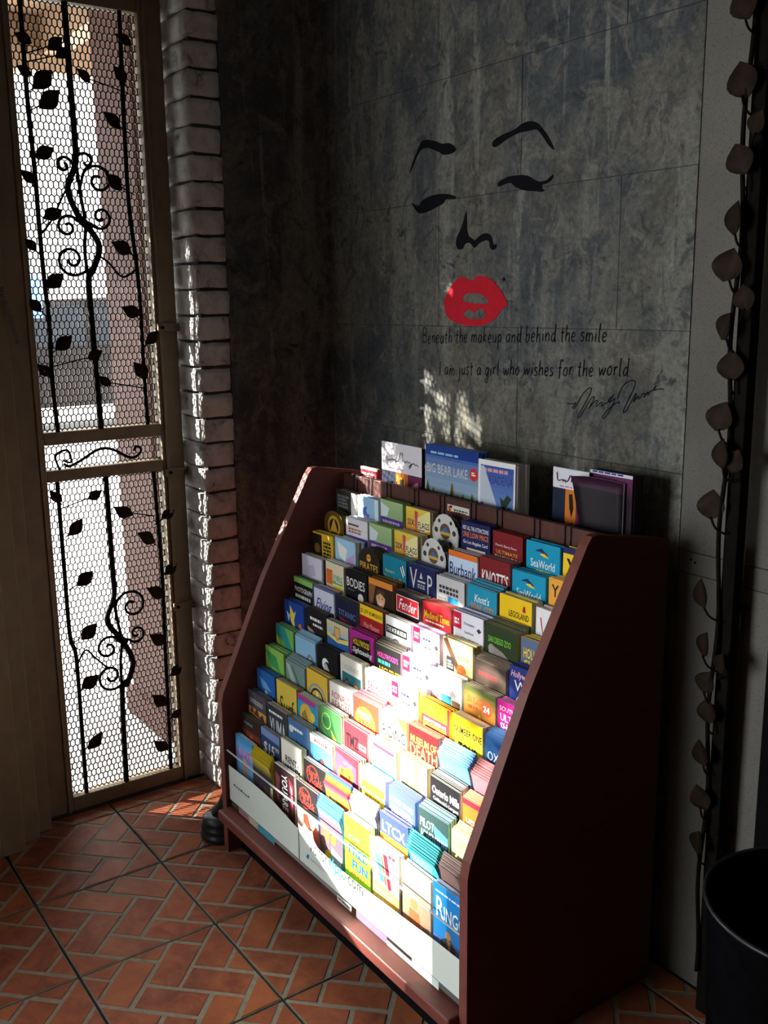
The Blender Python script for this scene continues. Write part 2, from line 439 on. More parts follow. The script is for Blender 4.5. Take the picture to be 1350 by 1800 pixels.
COVERS = [
 # row 1, topmost
 [('charcoal brochures with a white right-hand strip', 'D', 'E', '', [('r', .78, 0, 1, 1, 'W'), ('l', .08, .12, .7, .5, 4, 'H'), ('r', .1, .56, .7, .9, '4a4038')]),
  ('pale blue brochures with a purple crab shape', 'L', 'W', '', [('c', .42, .42, .16, 'V'), ('c', .52, .36, .10, 'L'), ('r', .82, 0, 1, 1, 'd6e8f4'), ('p', [(.2, .62), (.4, .5), (.7, .66), (.5, .78)], 'I')]),
  ('pale green brochures with a purple lower band', 'G', 'g', '', GREENP),
  ('yellow and orange brochures with red exclamation bar', 'f0cf4c', 'E', '', SIXF),
  ('die-cut silver film reel brochures', 'S', 'D', 'reel', REEL),
  ('navy brochures with orange ONE LOW PRICE line', 'N', '2b3f8e', '', [('t', 'VISIT ALL THE ATTRACTIONS', .05, .10, .95, .20, 'W', 0, .02), ('t', 'ONE LOW PRICE', .05, .24, .95, .37, 'O', 0, .04), ('t', 'Go Los Angeles Card', .08, .44, .92, .55, 'W', 0, .02), ('r', .2, .62, .85, .95, 'C'), ('r', .3, .68, .5, .9, 'O'), ('r', .55, .68, .78, .9, 'B')]),
  ('dark red brochures with white FAMILY FUN lettering', 'J', '7a3030', '', [('t', "Knott's Berry Farm", .1, .28, .8, .35, 'W'), ('t', 'ULTIMATE', .12, .42, .85, .5, 'A', 0, .02), ('t', 'FAMILY FUN!', .08, .54, .95, .66, 'W', 0, .04), ('c', .3, .86, .07, 'F'), ('c', .55, .86, .07, 'F'), ('c', .78, .86, .07, 'F')]),
  ('bright teal brochures with navy and yellow fin', 'T', '4aa0b4', '', SEAW),
  ('yellow brochures with black VIP TIPS lettering', 'Y', 'V', '', [('r', 0, 0, 1, .12, 'N'), ('t', 'VIP', .1, .22, .9, .50, 'K', 0, .05), ('t', 'TIPS', .1, .54, .9, .80, 'K', 0, .05)])],
 # row 2
 [('arch-topped dark gold brochures', '6a5318', '3a3018', 'arch', [('c', .5, .45, .32, 'A'), ('c', .5, .45, .24, '3a2c10'), ('p', [(.3, .6), (.5, .2), (.7, .6)], 'A')]),
  ('white brochures with blue violet striped foot', 'e6e2e6', 'W', '', [('r', .1, .15, .6, .2, 'U'), ('l', .12, .26, .8, .42, 2, 'b06a50'), ('g', 0, .48, 1, .9, '6a5cc0', '4a3c9a')]),
  ('pale green brochures with a purple lower band', 'G', 'g', '', GREENP),
  ('yellow and orange brochures with red exclamation bar', 'f0cf4c', 'E', '', SIXF),
  ('die-cut silver film reel brochures', 'S', 'D', 'reel', REEL),
  ('pale blue brochures headed by an orange band', 'c9d9ee', 'd98a4a', '', [('r', 0, 0, 1, .14, 'O'), ('t', 'Burbank', .04, .28, .96, .58, 'N', 0, .01), ('l', .15, .64, .9, .72, 2, '86a6cc')]),
  ('dark red brochures with arched white lettering', 'J', 'a8908c', '', [('t', "KNOTT'S", .08, .28, .95, .62, 'W', .1, .02), ('t', 'BERRY FARM', .3, .66, .88, .74, 'W'), ('c', .6, .84, .08, 'W')]),
  ('bright teal brochures with navy and yellow fin', 'T', '4aa0b4', '', SEAW),
  ("orange brochures showing a long-haired woman", 'e9a23a', 'C', '', [('t', "You're", .08, .12, .95, .40, 'K', 0, .02), ('c', .42, .62, .19, '2a1a14'), ('p', [(.2, .62), (.64, .62), (.78, 1.1), (.08, 1.1)], '2a1a14'), ('c', .42, .64, .11, 'F'), ('p', [(.3, .85), (.54, .85), (.6, 1.1), (.22, 1.1)], 'f0d8c8')])],
 # row 3
 [('yellow brochures with a dark photograph at left', 'e0b62c', 'e4cf80', '', [('r', 0, .05, .45, .9, '2a2418'), ('c', .22, .45, .14, '8a6a28'), ('l', .52, .2, .95, .8, 6, 'K')]),
  ('light blue marbled brochures', 'a5d2ec', 'W', '', [('p', [(.1, .1), (.6, .25), (.5, .6), (.2, .5)], 'W'), ('p', [(.6, .5), (.95, .3), (.9, .85), (.55, .8)], 'c9a0d0'), ('p', [(.05, .7), (.4, .62), (.3, .9)], '4aa0c4')]),
  ('arch-topped brown brochures with a gold emblem', '2e241c', '5a4a3a', 'arch', [('c', .5, .26, .10, 'A'), ('c', .46, .25, .025, 'K'), ('c', .54, .25, .025, 'K'), ('t', 'PIRATES', .08, .40, .92, .60, 'A', 0, .03), ('p', [(.3, .66), (.7, .66), (.6, .78), (.4, .78)], 'A')]),
  ('teal brochures with yellow slogan and white stripes', '17809a', '6ab0c0', '', [('p', [(.70, .18), (.88, .10), (.98, .38), (.82, .46)], '0d4a5e'), ('p', [(.74, .2), (.78, .18), (.90, .42), (.86, .44)], 'W'), ('p', [(.82, .15), (.86, .13), (.96, .36), (.92, .39)], 'W'), ('t', "Ripley's", .1, .36, .5, .44, 'Y', .2), ('t', 'Believe It or Not!', .08, .50, .92, .66, 'Y', .1, .03), ('c', .2, .82, .1, 'O')]),
  ('navy brochures with tall white V and P', 'N', '6a78a0', '', [('t', 'V', .06, .10, .34, .60, 'E'), ('t', 'P', .74, .16, .92, .64, 'E'), ('p', [(.5, .14), (.56, .3), (.44, .3)], 'E'), ('r', .36, .36, .66, .40, 'E'), ('l', .36, .44, .68, .56, 2, 'S'), ('l', .15, .74, .85, .79, 1, 'S')]),
  ('grey brochures with dark type and blue box', 'c9c8c6', 'd6d6d8', '', [('l', .1, .2, .92, .42, 2, 'D'), ('r', .42, .44, .78, .58, '2f9ad0'), ('l', .06, .5, .36, .66, 3, 'H'), ('g', 0, .62, 1, .95, 'a7a4a0', '6f6a66')]),
  ('turquoise brochures with white and orange headings', '1f93b0', '9a7068', 'fan', [('t', "Knott's", .25, .16, .75, .34, 'W', .2, .02), ('t', 'SOAK CITY', .12, .38, .92, .52, 'O', 0, .04), ('l', .15, .6, .9, .74, 2, 'd8eef4')]),
  ('yellow brochures with black lettering over blue photo', 'f0c514', 'E', '', [('t', 'LEGOLAND', .30, .30, .92, .44, 'K', 0, .03), ('p', [(.74, .14), (.80, .12), (.82, .26), (.72, .26)], 'R'), ('g', 0, .52, 1, .95, '7fc0e8', 'c0def0'), ('p', [(.7, .75), (.85, .64), (.98, .8), (.8, .9)], 'd0402c')]),
  ('white card brochures with a thin red signature', 'e4e2e0', 'W', '', [('p', [(.12, .2), (.16, .2), (.22, .5), (.5, .44), (.5, .47), (.2, .54)], 'c0405a'), ('l', .3, .56, .7, .6, 1, 'c0405a')])],
 # row 4
 [('plain white brochures faintly shaded lilac', 'e3dcec', 'W', '', [('p', [(.3, .3), (.6, .2), (.7, .5), (.4, .6)], 'c8bcd8'), ('l', .2, .7, .8, .8, 2, 'c8bcd8')]),
  ('collage brochures of orange green and yellow', 'e6d9b4', 'W', '', [('r', 0, .0, .12, 1, '1a1a1a'), ('r', .15, .2, .45, .6, 'e06a2a'), ('r', .45, .3, .95, .55, '7aa860'), ('t', 'VALLEY', .42, .30, .98, .50, 'W', 0, .02), ('r', .5, .6, .9, .9, 'Y')]),
  ('black brochures with a pale egg-like head', 'K', '55504a', '', [('t', 'BODIES', .06, .20, .92, .44, 'W', 0, .02), ('c', .72, .66, .13, 'e8d8d0'), ('c', .72, .74, .11, 'e0ccc4'), ('l', .1, .5, .5, .54, 1, 'H')]),
  ('brown brochures with a smiling child', '2e221c', 'd9934a', '', [('r', 0, 0, 1, .16, 'e08a34'), ('p', [(0, .16), (.3, .16), (.1, .9), (0, .9)], '8a5a34'), ('c', .50, .46, .19, 'F'), ('c', .50, .56, .15, 'e6ae8c'), ('p', [(.32, .42), (.36, .24), (.66, .24), (.68, .42), (.5, .32)], '5a3a22'), ('c', .43, .46, .022, 'K'), ('c', .57, .46, .022, 'K'), ('p', [(.42, .58), (.58, .58), (.5, .64)], 'W'), ('p', [(.25, .8), (.75, .8), (.85, 1.1), (.15, 1.1)], '9a7a5a')]),
  ('black brochures with a red script badge', 'K', 'a89c8c', '', [('r', .04, .10, .94, .52, 'e8dcd8'), ('r', .06, .12, .92, .50, 'c4202c'), ('t', 'Fender', .14, .18, .86, .44, 'W', .35, .02), ('t', 'VISITOR CENTER', .12, .76, .9, .84, 'W')]),
  ('bright red brochures with yellow ribbon', 'b8202a', 'b06a5a', '', [('t', 'Medieval Times', .05, .20, .95, .38, 'Y', .05, .03), ('l', .1, .42, .9, .48, 1, 'f0d8b0'), ('p', [(.05, .52), (.95, .56), (.9, .64), (.95, .70), (.06, .64)], 'f0c24a'), ('p', [(.48, .72), (.56, .72), (.6, .95), (.46, .95)], 'W'), ('p', [(.38, .78), (.46, .74), (.46, .95), (.4, .95)], 'D')]),
  ('white brochures with small red price flag', 'ece8ee', 'b6b0cc', '', [('r', 0, .03, .27, .40, 'd0163c'), ('l', .04, .16, .23, .32, 2, 'W'), ('t', 'Disneyland', .36, .20, .70, .28, 'N'), ('t', 'SeaWorld', .38, .40, .68, .46, 'D'), ('p', [(.78, .30), (.86, .24), (.94, .30), (.86, .36)], 'D'), ('t', 'CityPASS', .25, .56, .85, .74, '9a98a0'), ('l', .3, .8, .8, .86, 1, 'S')]),
  ('dark green brochures with a grey animal', '2c3a1e', 'a8a088', 'fan', [('t', 'SAN DIEGO ZOO', .10, .22, .80, .36, '7cc83a', 0, .03), ('p', [(.12, .52), (.24, .42), (.55, .5), (.85, .68), (.96, .8), (.7, .86), (.3, .7), (.12, .62)], '8c867c'), ('c', .2, .5, .1, '9a948a'), ('l', .3, .9, .8, .96, 1, 'E')]),
  ('slate brochures with yellow HOLLYWOOD lettering', '5a6a86', 'Y', '', [('r', 0, .62, 1, 1.2, '22356a'), ('t', 'HOLLYWOOD', .08, .20, 1.0, .42, 'Y', 0, .04), ('t', 'SIGHTS', .10, .46, .92, .66, 'Y', 0, .04)])],
 # row 5
 [('black brochures with green head and white lines', '1a1c1c', '9ac07a', '', [('r', 0, 0, 1, .15, '8cc060'), ('t', 'PHOTOGRAPH', .04, .26, .96, .40, 'W', 0, .02), ('l', .06, .46, .96, .6, 1, 'E')]),
  ('white brochures with navy Flying script', 'd6d6e6', '8890b0', '', [('r', 0, 0, 1, .05, '5a62a0'), ('t', 'Flying', .10, .30, .90, .72, '2a3484', .45, .02), ('r', 0, .05, .03, 1.1, '5a62a0')]),
  ('midnight blue brochures with a red streak', '1c2038', 'a09c94', '', [('t', 'TITANIC', .10, .30, .92, .46, '6a7cb0', 0, .02), ('p', [(.15, .52), (.9, .60), (.88, .66), (.2, .60)], 'c03040'), ('l', .3, .74, .8, .8, 1, '6a7cb0')]),
  ('red brochures under a yellow coupon band', 'a81f28', 'a49a84', '', [('r', 0, 0, 1, .28, 'Y'), ('t', '$2 OFF ADMISSION', .04, .10, .96, .22, 'K', 0, .03), ('t', 'Wax Museum', .16, .42, .84, .56, 'f0b0a0', .3), ('l', .15, .64, .85, .82, 3, 'e0a090')]),
  ('white brochures with a pair of grey handcuffs', 'e6e5e2', 'E', '', [('r', .02, .22, .86, .42, 'K'), ('t', 'THE MOB MUSEUM', .06, .26, .82, .38, 'W', 0, .03), ('o', .42, .70, .17, .04, '5c5a58'), ('o', .78, .84, .17, .04, '7a7876'), ('c', .6, .77, .05, '5c5a58')]),
  ('white brochures with small red price flag', 'efecf0', 'd8b8e0', 'tall', PASS),
  ('cream brochures with a tan guitar', 'ecdc98', 'd8c8a0', 'tall', [('p', [(.0, .06), (.14, .0), (.58, .62), (.48, .72)], '5a3a22'), ('r', .12, .42, .38, .78, 'D'), ('l', .15, .5, .35, .7, 3, 'C'), ('c', .62, .66, .16, 'c8622a'), ('c', .78, .84, .16, 'e0852a'), ('l', .5, .3, .9, .42, 1, 'A')]),
  ('dusky brown brochures with faint red heading', '5c4a3e', 'cfc4a8', 'fan', [('g', 0, 0, 1, .9, '4a3a34', '6e5c4a'), ('l', .12, .22, .75, .34, 2, 'b03a3a'), ('p', [(.0, .6), (.4, .48), (.9, .7), (.9, .9), (0, .9)], '82684e')]),
  ('navy brochures with outlined W A X', '26347a', '3a4a8c', 'tall', [('t', 'Hollywood', .04, .10, .70, .28, 'f0b8c0', .3, .02), ('t', 'W', .14, .30, .50, .52, 'W'), ('t', 'A', .18, .54, .48, .74, 'W'), ('t', 'X', .18, .76, .48, .96, 'W'), ('p', [(.66, .36), (.86, .3), (.84, .8), (.66, .8)], 'A')])],
 # row 6
 [('royal blue brochures with a yellow splash', '2348a0', '6a80b0', '', [('p', [(.3, .1), (.5, .3), (.62, .2), (.5, .5), (.6, .9), (.42, .7), (.3, .5)], 'e8d860'), ('p', [(.1, .3), (.3, .4), (.2, .6)], 'W'), ('c', .8, .6, .08, 'O')]),
  ('black brochures with pale hand photograph', '221f1e', '6a645e', '', [('l', .26, .18, .96, .30, 1, 'W'), ('l', .40, .34, .92, .44, 1, 'W'), ('p', [(.1, .5), (.4, .56), (.7, .8), (.5, .95), (.2, .8)], 'b89878')]),
  ('blue and gold wave brochures with tan shield', '2c5f9a', 'c8c0a4', '', [('g', 0, 0, 1, .34, 'd8cc98', 'a8b8b8'), ('p', [(0, .30), (.5, .42), (1, .34), (1, .46), (.5, .52), (0, .42)], 'e8d070'), ('p', [(.36, .10), (.62, .10), (.64, .34), (.5, .48), (.34, .34)], 'b08a50'), ('p', [(.40, .14), (.58, .14), (.6, .32), (.5, .42), (.39, .32)], 'd8b070'), ('l', .3, .78, .95, .84, 1, 'L')]),
  ('magenta brochures with black and yellow TOUR badge', 'a8288a', 'c060a0', '', [('p', [(.12, .2), (.85, .1), (.9, .5), (.85, .95), (.2, .98), (.1, .6)], 'K'), ('t', 'HOLLYWOOD', .15, .20, .84, .36, 'Y', 0, .03), ('t', 'Sightseeing', .12, .42, .95, .60, 'W', .3, .03), ('t', 'TOUR', .34, .66, .78, .86, 'Y', 0, .04)]),
  ('black brochures with pink teal and yellow headings', '1c1a1c', 'a8a08c', 'fan', [('t', "HOLLYWOOD'S", .08, .16, .90, .30, 'e04a9a', 0, .04), ('l', .10, .34, .62, .48, 1, '3cb8a0'), ('t', 'NIGHTLIFE', .16, .52, .98, .70, 'Y', 0, .04)]),
  ('white brochures with small red price flag', 'efecf0', 'c8b0e0', 'tall', PASS),
  ('white brochures with pale heading over small photos', 'eceae6', 'W', '', [('t', 'OLD', .35, .20, .66, .32, 'b8b4ac'), ('t', 'PASADENA', .12, .34, .9, .46, 'c0a8a0'), ('r', .04, .56, .3, .76, 'e0a8b0'), ('r', .32, .50, .66, .70, '3a98a0'), ('r', .68, .56, .96, .8, '8a6a4a'), ('r', .5, .76, .9, 1., 'C')]),
  ('flame orange brochures with a 24 disc', '6a5a2a', 'b0b0a0', '', [('g', 0, 0, 1, .95, '5c6230', 'd8862a'), ('t', 'SIX FLAGS', .12, .22, .58, .36, 'e0442a', 0, .05), ('l', .14, .40, .50, .52, 1, 'e0442a'), ('c', .72, .36, .17, 'e2502a'), ('t', '24', .62, .30, .82, .44, 'W', 0, .04), ('p', [(.3, .9), (.5, .55), (.7, .9)], 'f0b040')]),
  ('magenta brochures with stacked white lettering', 'c41f86', 'd8a8c0', '', [('t', 'SOUTH COAST', .06, .12, 1.0, .22, 'W'), ('t', 'ULTIMATE', .08, .28, .98, .44, 'W', 0, .05), ('t', 'SHOPPING', .08, .48, .98, .64, 'W', 0, .05), ('t', 'EXPERIENCE', .08, .68, .98, .80, 'W')])],
 # row 7
 [('lime brochures crossed by a teal diagonal', '6fae52', '8cb890', '', [('p', [(0, .0), (.5, .0), (.95, .6), (.9, .9), (.4, .4), (0, .3)], '2c8c84'), ('p', [(.0, .35), (.3, .5), (.8, 1.0), (.2, 1.)], 'a8cc4a')]),
  ('sky blue brochures with a grey oval', '8cbcd8', 'a4b8bc', 'fan', [('c', .72, .52, .16, '78868e'), ('t', 'C', .66, .44, .80, .6, 'W'), ('p', [(.0, .5), (.4, .7), (.4, 1), (0, 1)], '5a90b8')]),
  ('black brochures with a white crescent emblem', '17181c', '3c3c40', '', [('c', .42, .42, .17, 'W'), ('c', .50, .48, .15, '17181c'), ('p', [(.3, .56), (.44, .36), (.6, .56)], 'S'), ('l', .26, .64, .86, .74, 1, 'W')]),
  ('cream brochures with two faces on teal', 'd8d6c8', 'd0ccb8', 'tall', [('t', 'LEGENDS', .12, .20, .86, .32, 'a8a498'), ('r', .08, .42, .94, 1.1, '2a6a74'), ('c', .3, .72, .13, 'c89878'), ('c', .72, .72, .14, 'd8a888'), ('p', [(.16, .7), (.3, .52), (.44, .7), (.3, .62)], '3a2a1c'), ('p', [(.56, .7), (.72, .52), (.88, .7), (.72, .62)], '7a5a2a')]),
  ('white brochures with red serif heading over TOURS', 'f0eeea', 'W', '', [('t', 'Starline', .08, .28, .88, .48, 'b02a30', .15, .01), ('p', [(.06, .52), (.9, .48), (.9, .50), (.06, .55)], 'b02a30'), ('t', 'TOURS', .20, .58, .92, .74, '8c8a90')]),
  ('white brochures with small red price flag', 'f0eef0', 'W', 'tall', PASS),
  ('red brochures with yellow head and stars', 'b02a30', 'Y', '', [('r', 0, 0, .92, .36, 'Y'), ('l', .1, .2, .8, .3, 2, 'a88a10'), ('t', 'SIGHTSEEING', .08, .42, .88, .5, 'W', 0, .03), ('r', .06, .52, .9, .64, 'e87a30'), ('c', .68, .58, .05, 'Y'), ('c', .80, .58, .05, 'Y'), ('r', .06, .66, .88, .95, 'W'), ('r', .1, .7, .3, .92, '6a6a68'), ('r', .4, .7, .52, .92, 'R'), ('r', .62, .74, .84, .9, 'S')]),
  ('bright yellow brochures reading NUMBER ONE TOUR', 'f4d01c', 'E', '', [('t', 'THE', .46, .14, .56, .19, 'K'), ('t', 'NUMBER ONE', .06, .22, .98, .38, 'K', 0, .05), ('t', 'SIGHTSEEING', .22, .42, .84, .52, '6a5a1a', 0, .02), ('t', 'TOUR', .20, .56, .86, .84, 'K', 0, .05), ('l', .2, .9, .9, .95, 1, 'O'), ('c', .05, .62, .05, 'U')]),
  ('deep blue brochures with thin white lettering', '1f4a7c', '5a7ca0', 'fan', [('g', 0, .5, 1, 1.0, '2a5a8c', 'a8ccdc'), ('t', 'OXNARD', .06, .34, 1.0, .54, 'd8e8f0')])],
 # row 8
 [('lime brochures with green swirl, slumped', '8cc04c', '9cc49a', '', [('p', [(0, .1), (.6, .2), (.8, .6), (.3, .5)], '3c9a5c'), ('p', [(.1, .6), (.6, .7), (.5, 1), (.1, 1)], 'c4d85a')]),
  ('grey-green leaflets leaning loosely', '7a908c', '93a5a8', 'fan', [('p', [(.0, .1), (.2, .1), (.8, .9), (.5, .9)], 'aebfae'), ('p', [(.3, .1), (.4, .1), (.95, .8), (.9, .9)], '4c6468')]),
  ('yellow brochures with grey and navy arcs', 'e2b83c', 'c8b888', '', [('o', .5, .75, .42, .07, '8c98a0'), ('o', .5, .75, .30, .06, '22305a'), ('p', [(.3, .95), (.5, .5), (.7, .95)], 'W')]),
  ('white brochures with red two-line name heading', 'ece8de', 'E', '', [('t', 'RONALD', .10, .22, .90, .40, 'b83a3c'), ('t', 'REAGAN', .10, .44, .94, .62, 'b83a3c'), ('l', .12, .7, .9, .86, 3, 'D')]),
  ('orange brochures with a yellow starburst', 'd8442a', 'b8a0c0', 'fan', [('c', .45, .58, .42, 'f0a030'), ('c', .45, .58, .26, 'f4c850'), ('l', .16, .30, .7, .42, 1, 'W'), ('l', .2, .5, .8, .66, 3, 'c0301c'), ('l', .1, .92, .9, .98, 1, 'W')]),
  ('white brochures with black RIDING heading', 'efece2', 'C', '', [('p', [(.62, .0), (1, .0), (1, .38)], 'e8cc3a'), ('t', 'HORSEBACK', .12, .18, .86, .28, '8a8678'), ('t', 'RIDING', .10, .32, .94, .60, 'K'), ('c', .3, .72, .12, 'ece070'), ('p', [(.2, .78), (.7, .7), (.9, .9), (.3, .95)], 'b0b4b8')]),
  ('dark red brochures with gold DEATH lettering', '7a181a', 'c87868', '', [('t', 'MUSEUM OF', .06, .20, .96, .38, 'e0c050', 0, .03), ('t', 'DEATH', .04, .40, .98, .68, 'e8cc5a', 0, .03), ('r', 0, .74, 1, 1.2, 'a82424'), ('t', 'Open Daily', .30, .78, .92, .92, 'e0c050', 0, .02)]),
  ('sky blue slumped brochures with red type', '5a9ad8', '7ab0e0', 'slump', [('l', .10, .44, .92, .74, 2, 'd83a44'), ('r', .08, .76, .95, 1.1, '2a2418'), ('l', .12, .8, .9, .92, 1, 'Y')]),
  ('dusty pink leaflets fanned backwards', 'b06a70', 'b87a7c', 'slump', [('g', 0, 0, 1, .9, 'b8747a', '8c4a54')])],
 # row 9
 [('blue underwater brochures', '2a62a8', '4a6a90', '', [('p', [(.1, .2), (.5, .3), (.8, .5), (.3, .5)], '6aa4d8'), ('c', .5, .6, .08, 'S'), ('p', [(.3, .7), (.7, .62), (.6, .78)], 'd0704a')]),
  ('mustard yellow brochures with black Surf script', 'd8bc4a', '9a9488', '', [('t', 'Surf', .14, .40, .86, .92, '2a2418', .1)]),
  ('comic style brochures of yellow and blue', '2a9ab8', 'C', '', [('r', 0, 0, .9, .14, 'a83a8c'), ('c', .45, .5, .34, 'd8b24a'), ('c', .75, .42, .12, 'e8c860'), ('p', [(.2, .5), (.4, .3), (.6, .7), (.3, .8)], '9a7a3c'), ('r', .1, .84, .9, 1.0, '6a4aa8')]),
  ('green leafy brochures with curled white tops', '4a8a4c', 'W', '', [('p', [(.1, .3), (.5, .2), (.8, .7), (.6, .9), (.2, .6)], '2c6a38'), ('p', [(.5, .5), (.9, .8), (.7, .95)], 'd8a83c'), ('o', .3, .35, .2, .03, '9cc868')]),
  ('red brochures with black boxed initials', 'b82a34', 'e8c8c4', '', [('t', 'TMZ', .08, .26, .62, .58, 'K', 0, .06), ('r', .64, .36, .94, .50, 'W'), ('r', .1, .68, .7, .76, 'W'), ('r', .1, .80, .9, .88, 'W'), ('l', .67, .39, .91, .47, 1, 'R')]),
  ('white-framed cyan brochures with white TOUR', 'f0efec', 'W', '', [('r', .08, .10, .92, .18, 'c83a50'), ('r', .08, .20, .92, .90, '58c4c8'), ('t', 'TOUR', .16, .36, .84, .64, 'W', 0, .05), ('l', .2, .72, .8, .8, 1, 'b8e8e8')]),
  ('beige brochures with dancing legs', '9a8468', 'd8bc94', '', [('p', [(.52, .0), (.70, .0), (.62, .5), (.7, .56), (.56, .6)], '9a6058'), ('p', [(.70, .0), (.92, .0), (.96, .9), (1.0, 1.3), (.84, 1.3), (.78, .5)], 'e4bc98'), ('t', 'DANCE', .20, .56, .80, .76, 'e8dc50', .1, .03), ('t', 'HOP OUT', .26, .80, .94, 1.0, 'W', .1, .03)]),
  ('black brochures with white mall heading', '1a1a1c', 'c8c4ac', 'fan', [('t', 'Ontario Mills', .06, .18, .98, .36, 'W', 0, .05), ('t', "California's Largest", .10, .42, .96, .52, 'W', 0, .01), ('t', 'Shopping Destination', .14, .56, .96, .66, 'W', 0, .01), ('p', [(.02, .62), (.48, .72), (.56, .84), (.56, 1.1), (.02, 1.1)], 'W'), ('p', [(.66, .86), (.9, .94), (.9, 1.1), (.66, 1.1)], 'e8824a')]),
  ('orange brochures with white lettering, purple foot', 'e2702c', 'd8bcb4', 'fan', [('r', 0, 0, 1, .12, '9a2a3a'), ('t', 'VENTURA', .10, .40, .98, .64, 'f4e4d4', 0, .03), ('r', 0, .86, 1, .92, 'W'), ('r', 0, .92, 1, 1.2, '5a3a7a')])],
 # row 10
 [('grey brochures with orange city lights', '4c4a50', '74747c', '', [('l', .1, .2, .9, .34, 2, 'S'), ('g', 0, .46, 1, .95, 'd8923c', 'b0402c'), ('p', [(.1, .6), (.2, .44), (.3, .62), (.5, .4), (.6, .64), (.8, .5), (.9, .7)], '3a3438')]),
  ('dark brochures with tall condensed white letters', '33383c', 'bdb9b0', '', [('l', .1, .14, .9, .24, 1, 'W'), ('t', 'YUMA', .12, .34, .94, 1.0, 'd8dade')]),
  ('blue skyline brochures with small white heading', '47709c', 'b4b0a0', '', [('l', .16, .16, .84, .28, 1, 'W'), ('c', .14, .26, .1, 'd0d4d8'), ('p', [(.1, .9), (.2, .5), (.3, .8), (.4, .45), (.5, .8), (.64, .5), (.7, .85), (.86, .6), (.9, .9)], '26406a'), ('g', 0, .85, 1, 1.1, 'a89858', '6a6048')]),
  ('cream and blue brochures with red striped top', '5a9cd0', 'E', '', [('g', 0, 0, 1, .22, 'f0ead0', 'd8d0b0'), ('l', .18, .08, .84, .18, 1, '8a4030'), ('p', [(.2, .7), (.5, .5), (.8, .75), (.5, .9)], '2a4a6a'), ('c', .55, .6, .07, 'd03a2c'), ('r', 0, .9, 1, 1.1, 'd8c890')]),
  ('purple and red brochures with cream tops', '5a4a8c', 'e6c8a0', '', [('p', [(.0, .0), (1, .0), (1, .24), (.0, .1)], 'c0303c'), ('r', .9, 0, 1, 1.2, 'b02a34'), ('l', .36, .24, .8, .3, 1, 'W'), ('c', .3, .6, .2, 'f0a030'), ('c', .6, .52, .2, 'e8942a'), ('c', .62, .56, .05, '7a3a1c'), ('c', .3, .5, .05, '7a3a1c')]),
  ('white brochures with yellow HOLLYWOOD over navy', 'eceae4', 'W', '', [('r', 0, .44, 1, 1.3, '48608a'), ('r', .06, .28, .96, .48, 'ecdc3a'), ('t', 'HOLLYWOOD', .08, .30, .94, .46, 'b09a10', 0, .04), ('r', .06, .52, .96, .72, 'ecdc3a'), ('l', .2, .55, .8, .7, 1, 'b09a10'), ('l', .1, .8, .7, .94, 2, 'W')]),
  ('periwinkle blue brochures with white tour list', '4c5cac', '7480c0', 'fan', [('t', 'LA BREA TOURS', .06, .16, .94, .28, 'W', 0, .03), ('l', .10, .34, .92, .60, 3, 'd8dcf4'), ('t', 'TOURS', .12, .40, .92, .52, 'W', 0, .03), ('r', .1, .66, .95, 1.1, 'dcdcf0'), ('p', [(.25, .9), (.4, .7), (.6, .95)], '3a3c6a')]),
  ('dark green brochures reading PILOT ADVENTURE', '2f4644', 'a8d0dc', 'fan', [('p', [(.45, .2), (.98, .34), (.98, .62), (.6, .5)], '4a8ad8'), ('t', 'PILOT', .06, .20, .52, .40, 'W', 0, .01), ('t', 'ADVENTURE', .06, .46, .96, .66, 'W', 0, .01), ('p', [(.35, .95), (.55, .72), (.9, .98), (.6, 1.05)], 'c8c090'), ('p', [(0, .7), (.3, .8), (.3, 1.1), (0, 1.1)], '4c6a54')]),
  ('pale yellow brochures with green olive script', 'e2dca8', 'd8d488', 'fan', [('c', .68, .40, .14, '8cac3c'), ('p', [(.0, .1), (.5, .1), (.3, .5), (0, .5)], 'ece884'), ('t', 'Olive', .22, .56, .9, .84, '7a7c3c', .35), ('o', .34, .7, .16, .012, '7a7c3c')])],
 # row 11
 [('dark brown brochures with green heading', '3a2622', '5f6f6a', '', [('l', .1, .16, .7, .26, 1, '4a8a7a'), ('g', 0, .4, 1, .95, '6a3a22', '8a2c22'), ('c', .5, .6, .12, 'b04a3a')]),
  ('slate blue brochures with white $15 price', '4a6898', '9a9890', '', [('r', 0, 0, 1, .2, '6c88b4'), ('p', [(0, .2), (1, .24), (1, .9), (0, .9)], '2c3e62'), ('t', '$15', .12, .34, .72, .70, 'E', .1, .04), ('t', '99', .76, .32, .96, .46, 'E', .1)]),
  ('cream brochures with heavy black slab lettering', 'e8e6d4', 'c4c4a0', 'tall', [('t', 'RENT', .20, .40, .76, .58, '1c1612', 0, .06), ('t', 'A', .80, .48, .86, .54, '1c1612'), ('t', 'HARLEY', .08, .62, .94, .82, '1c1612', 0, .06), ('l', .1, .90, .9, .95, 1, 'D')]),
  ('black brochures with red script roundel', '1e1a1a', 'E', '', DINER(True)),
  ('rainbow-topped orange slumped brochures', 'e2702c', 'c85a6a', 'rainbow', [('g', 0, 0, 1, .34, 'd83a5a', 'e8862a'), ('c', .3, .38, .12, 'ecd84a'), ('c', .5, .46, .09, '6ab04a'), ('t', 'Celebrity', .10, .60, .86, .80, 'f4e4c8', .35, .01)]),
  ('cyan brochures with slumped grey tops', '4ab0d8', 'b0a8a8', 'slump', [('g', 0, 0, 1, .3, 'b8b4b8', 'a0a8b0'), ('p', [(.5, .3), (1, .2), (1, 1.0), (.8, .8)], '8a98a8'), ('p', [(.6, .7), (.9, .6), (.95, .9)], 'W')]),
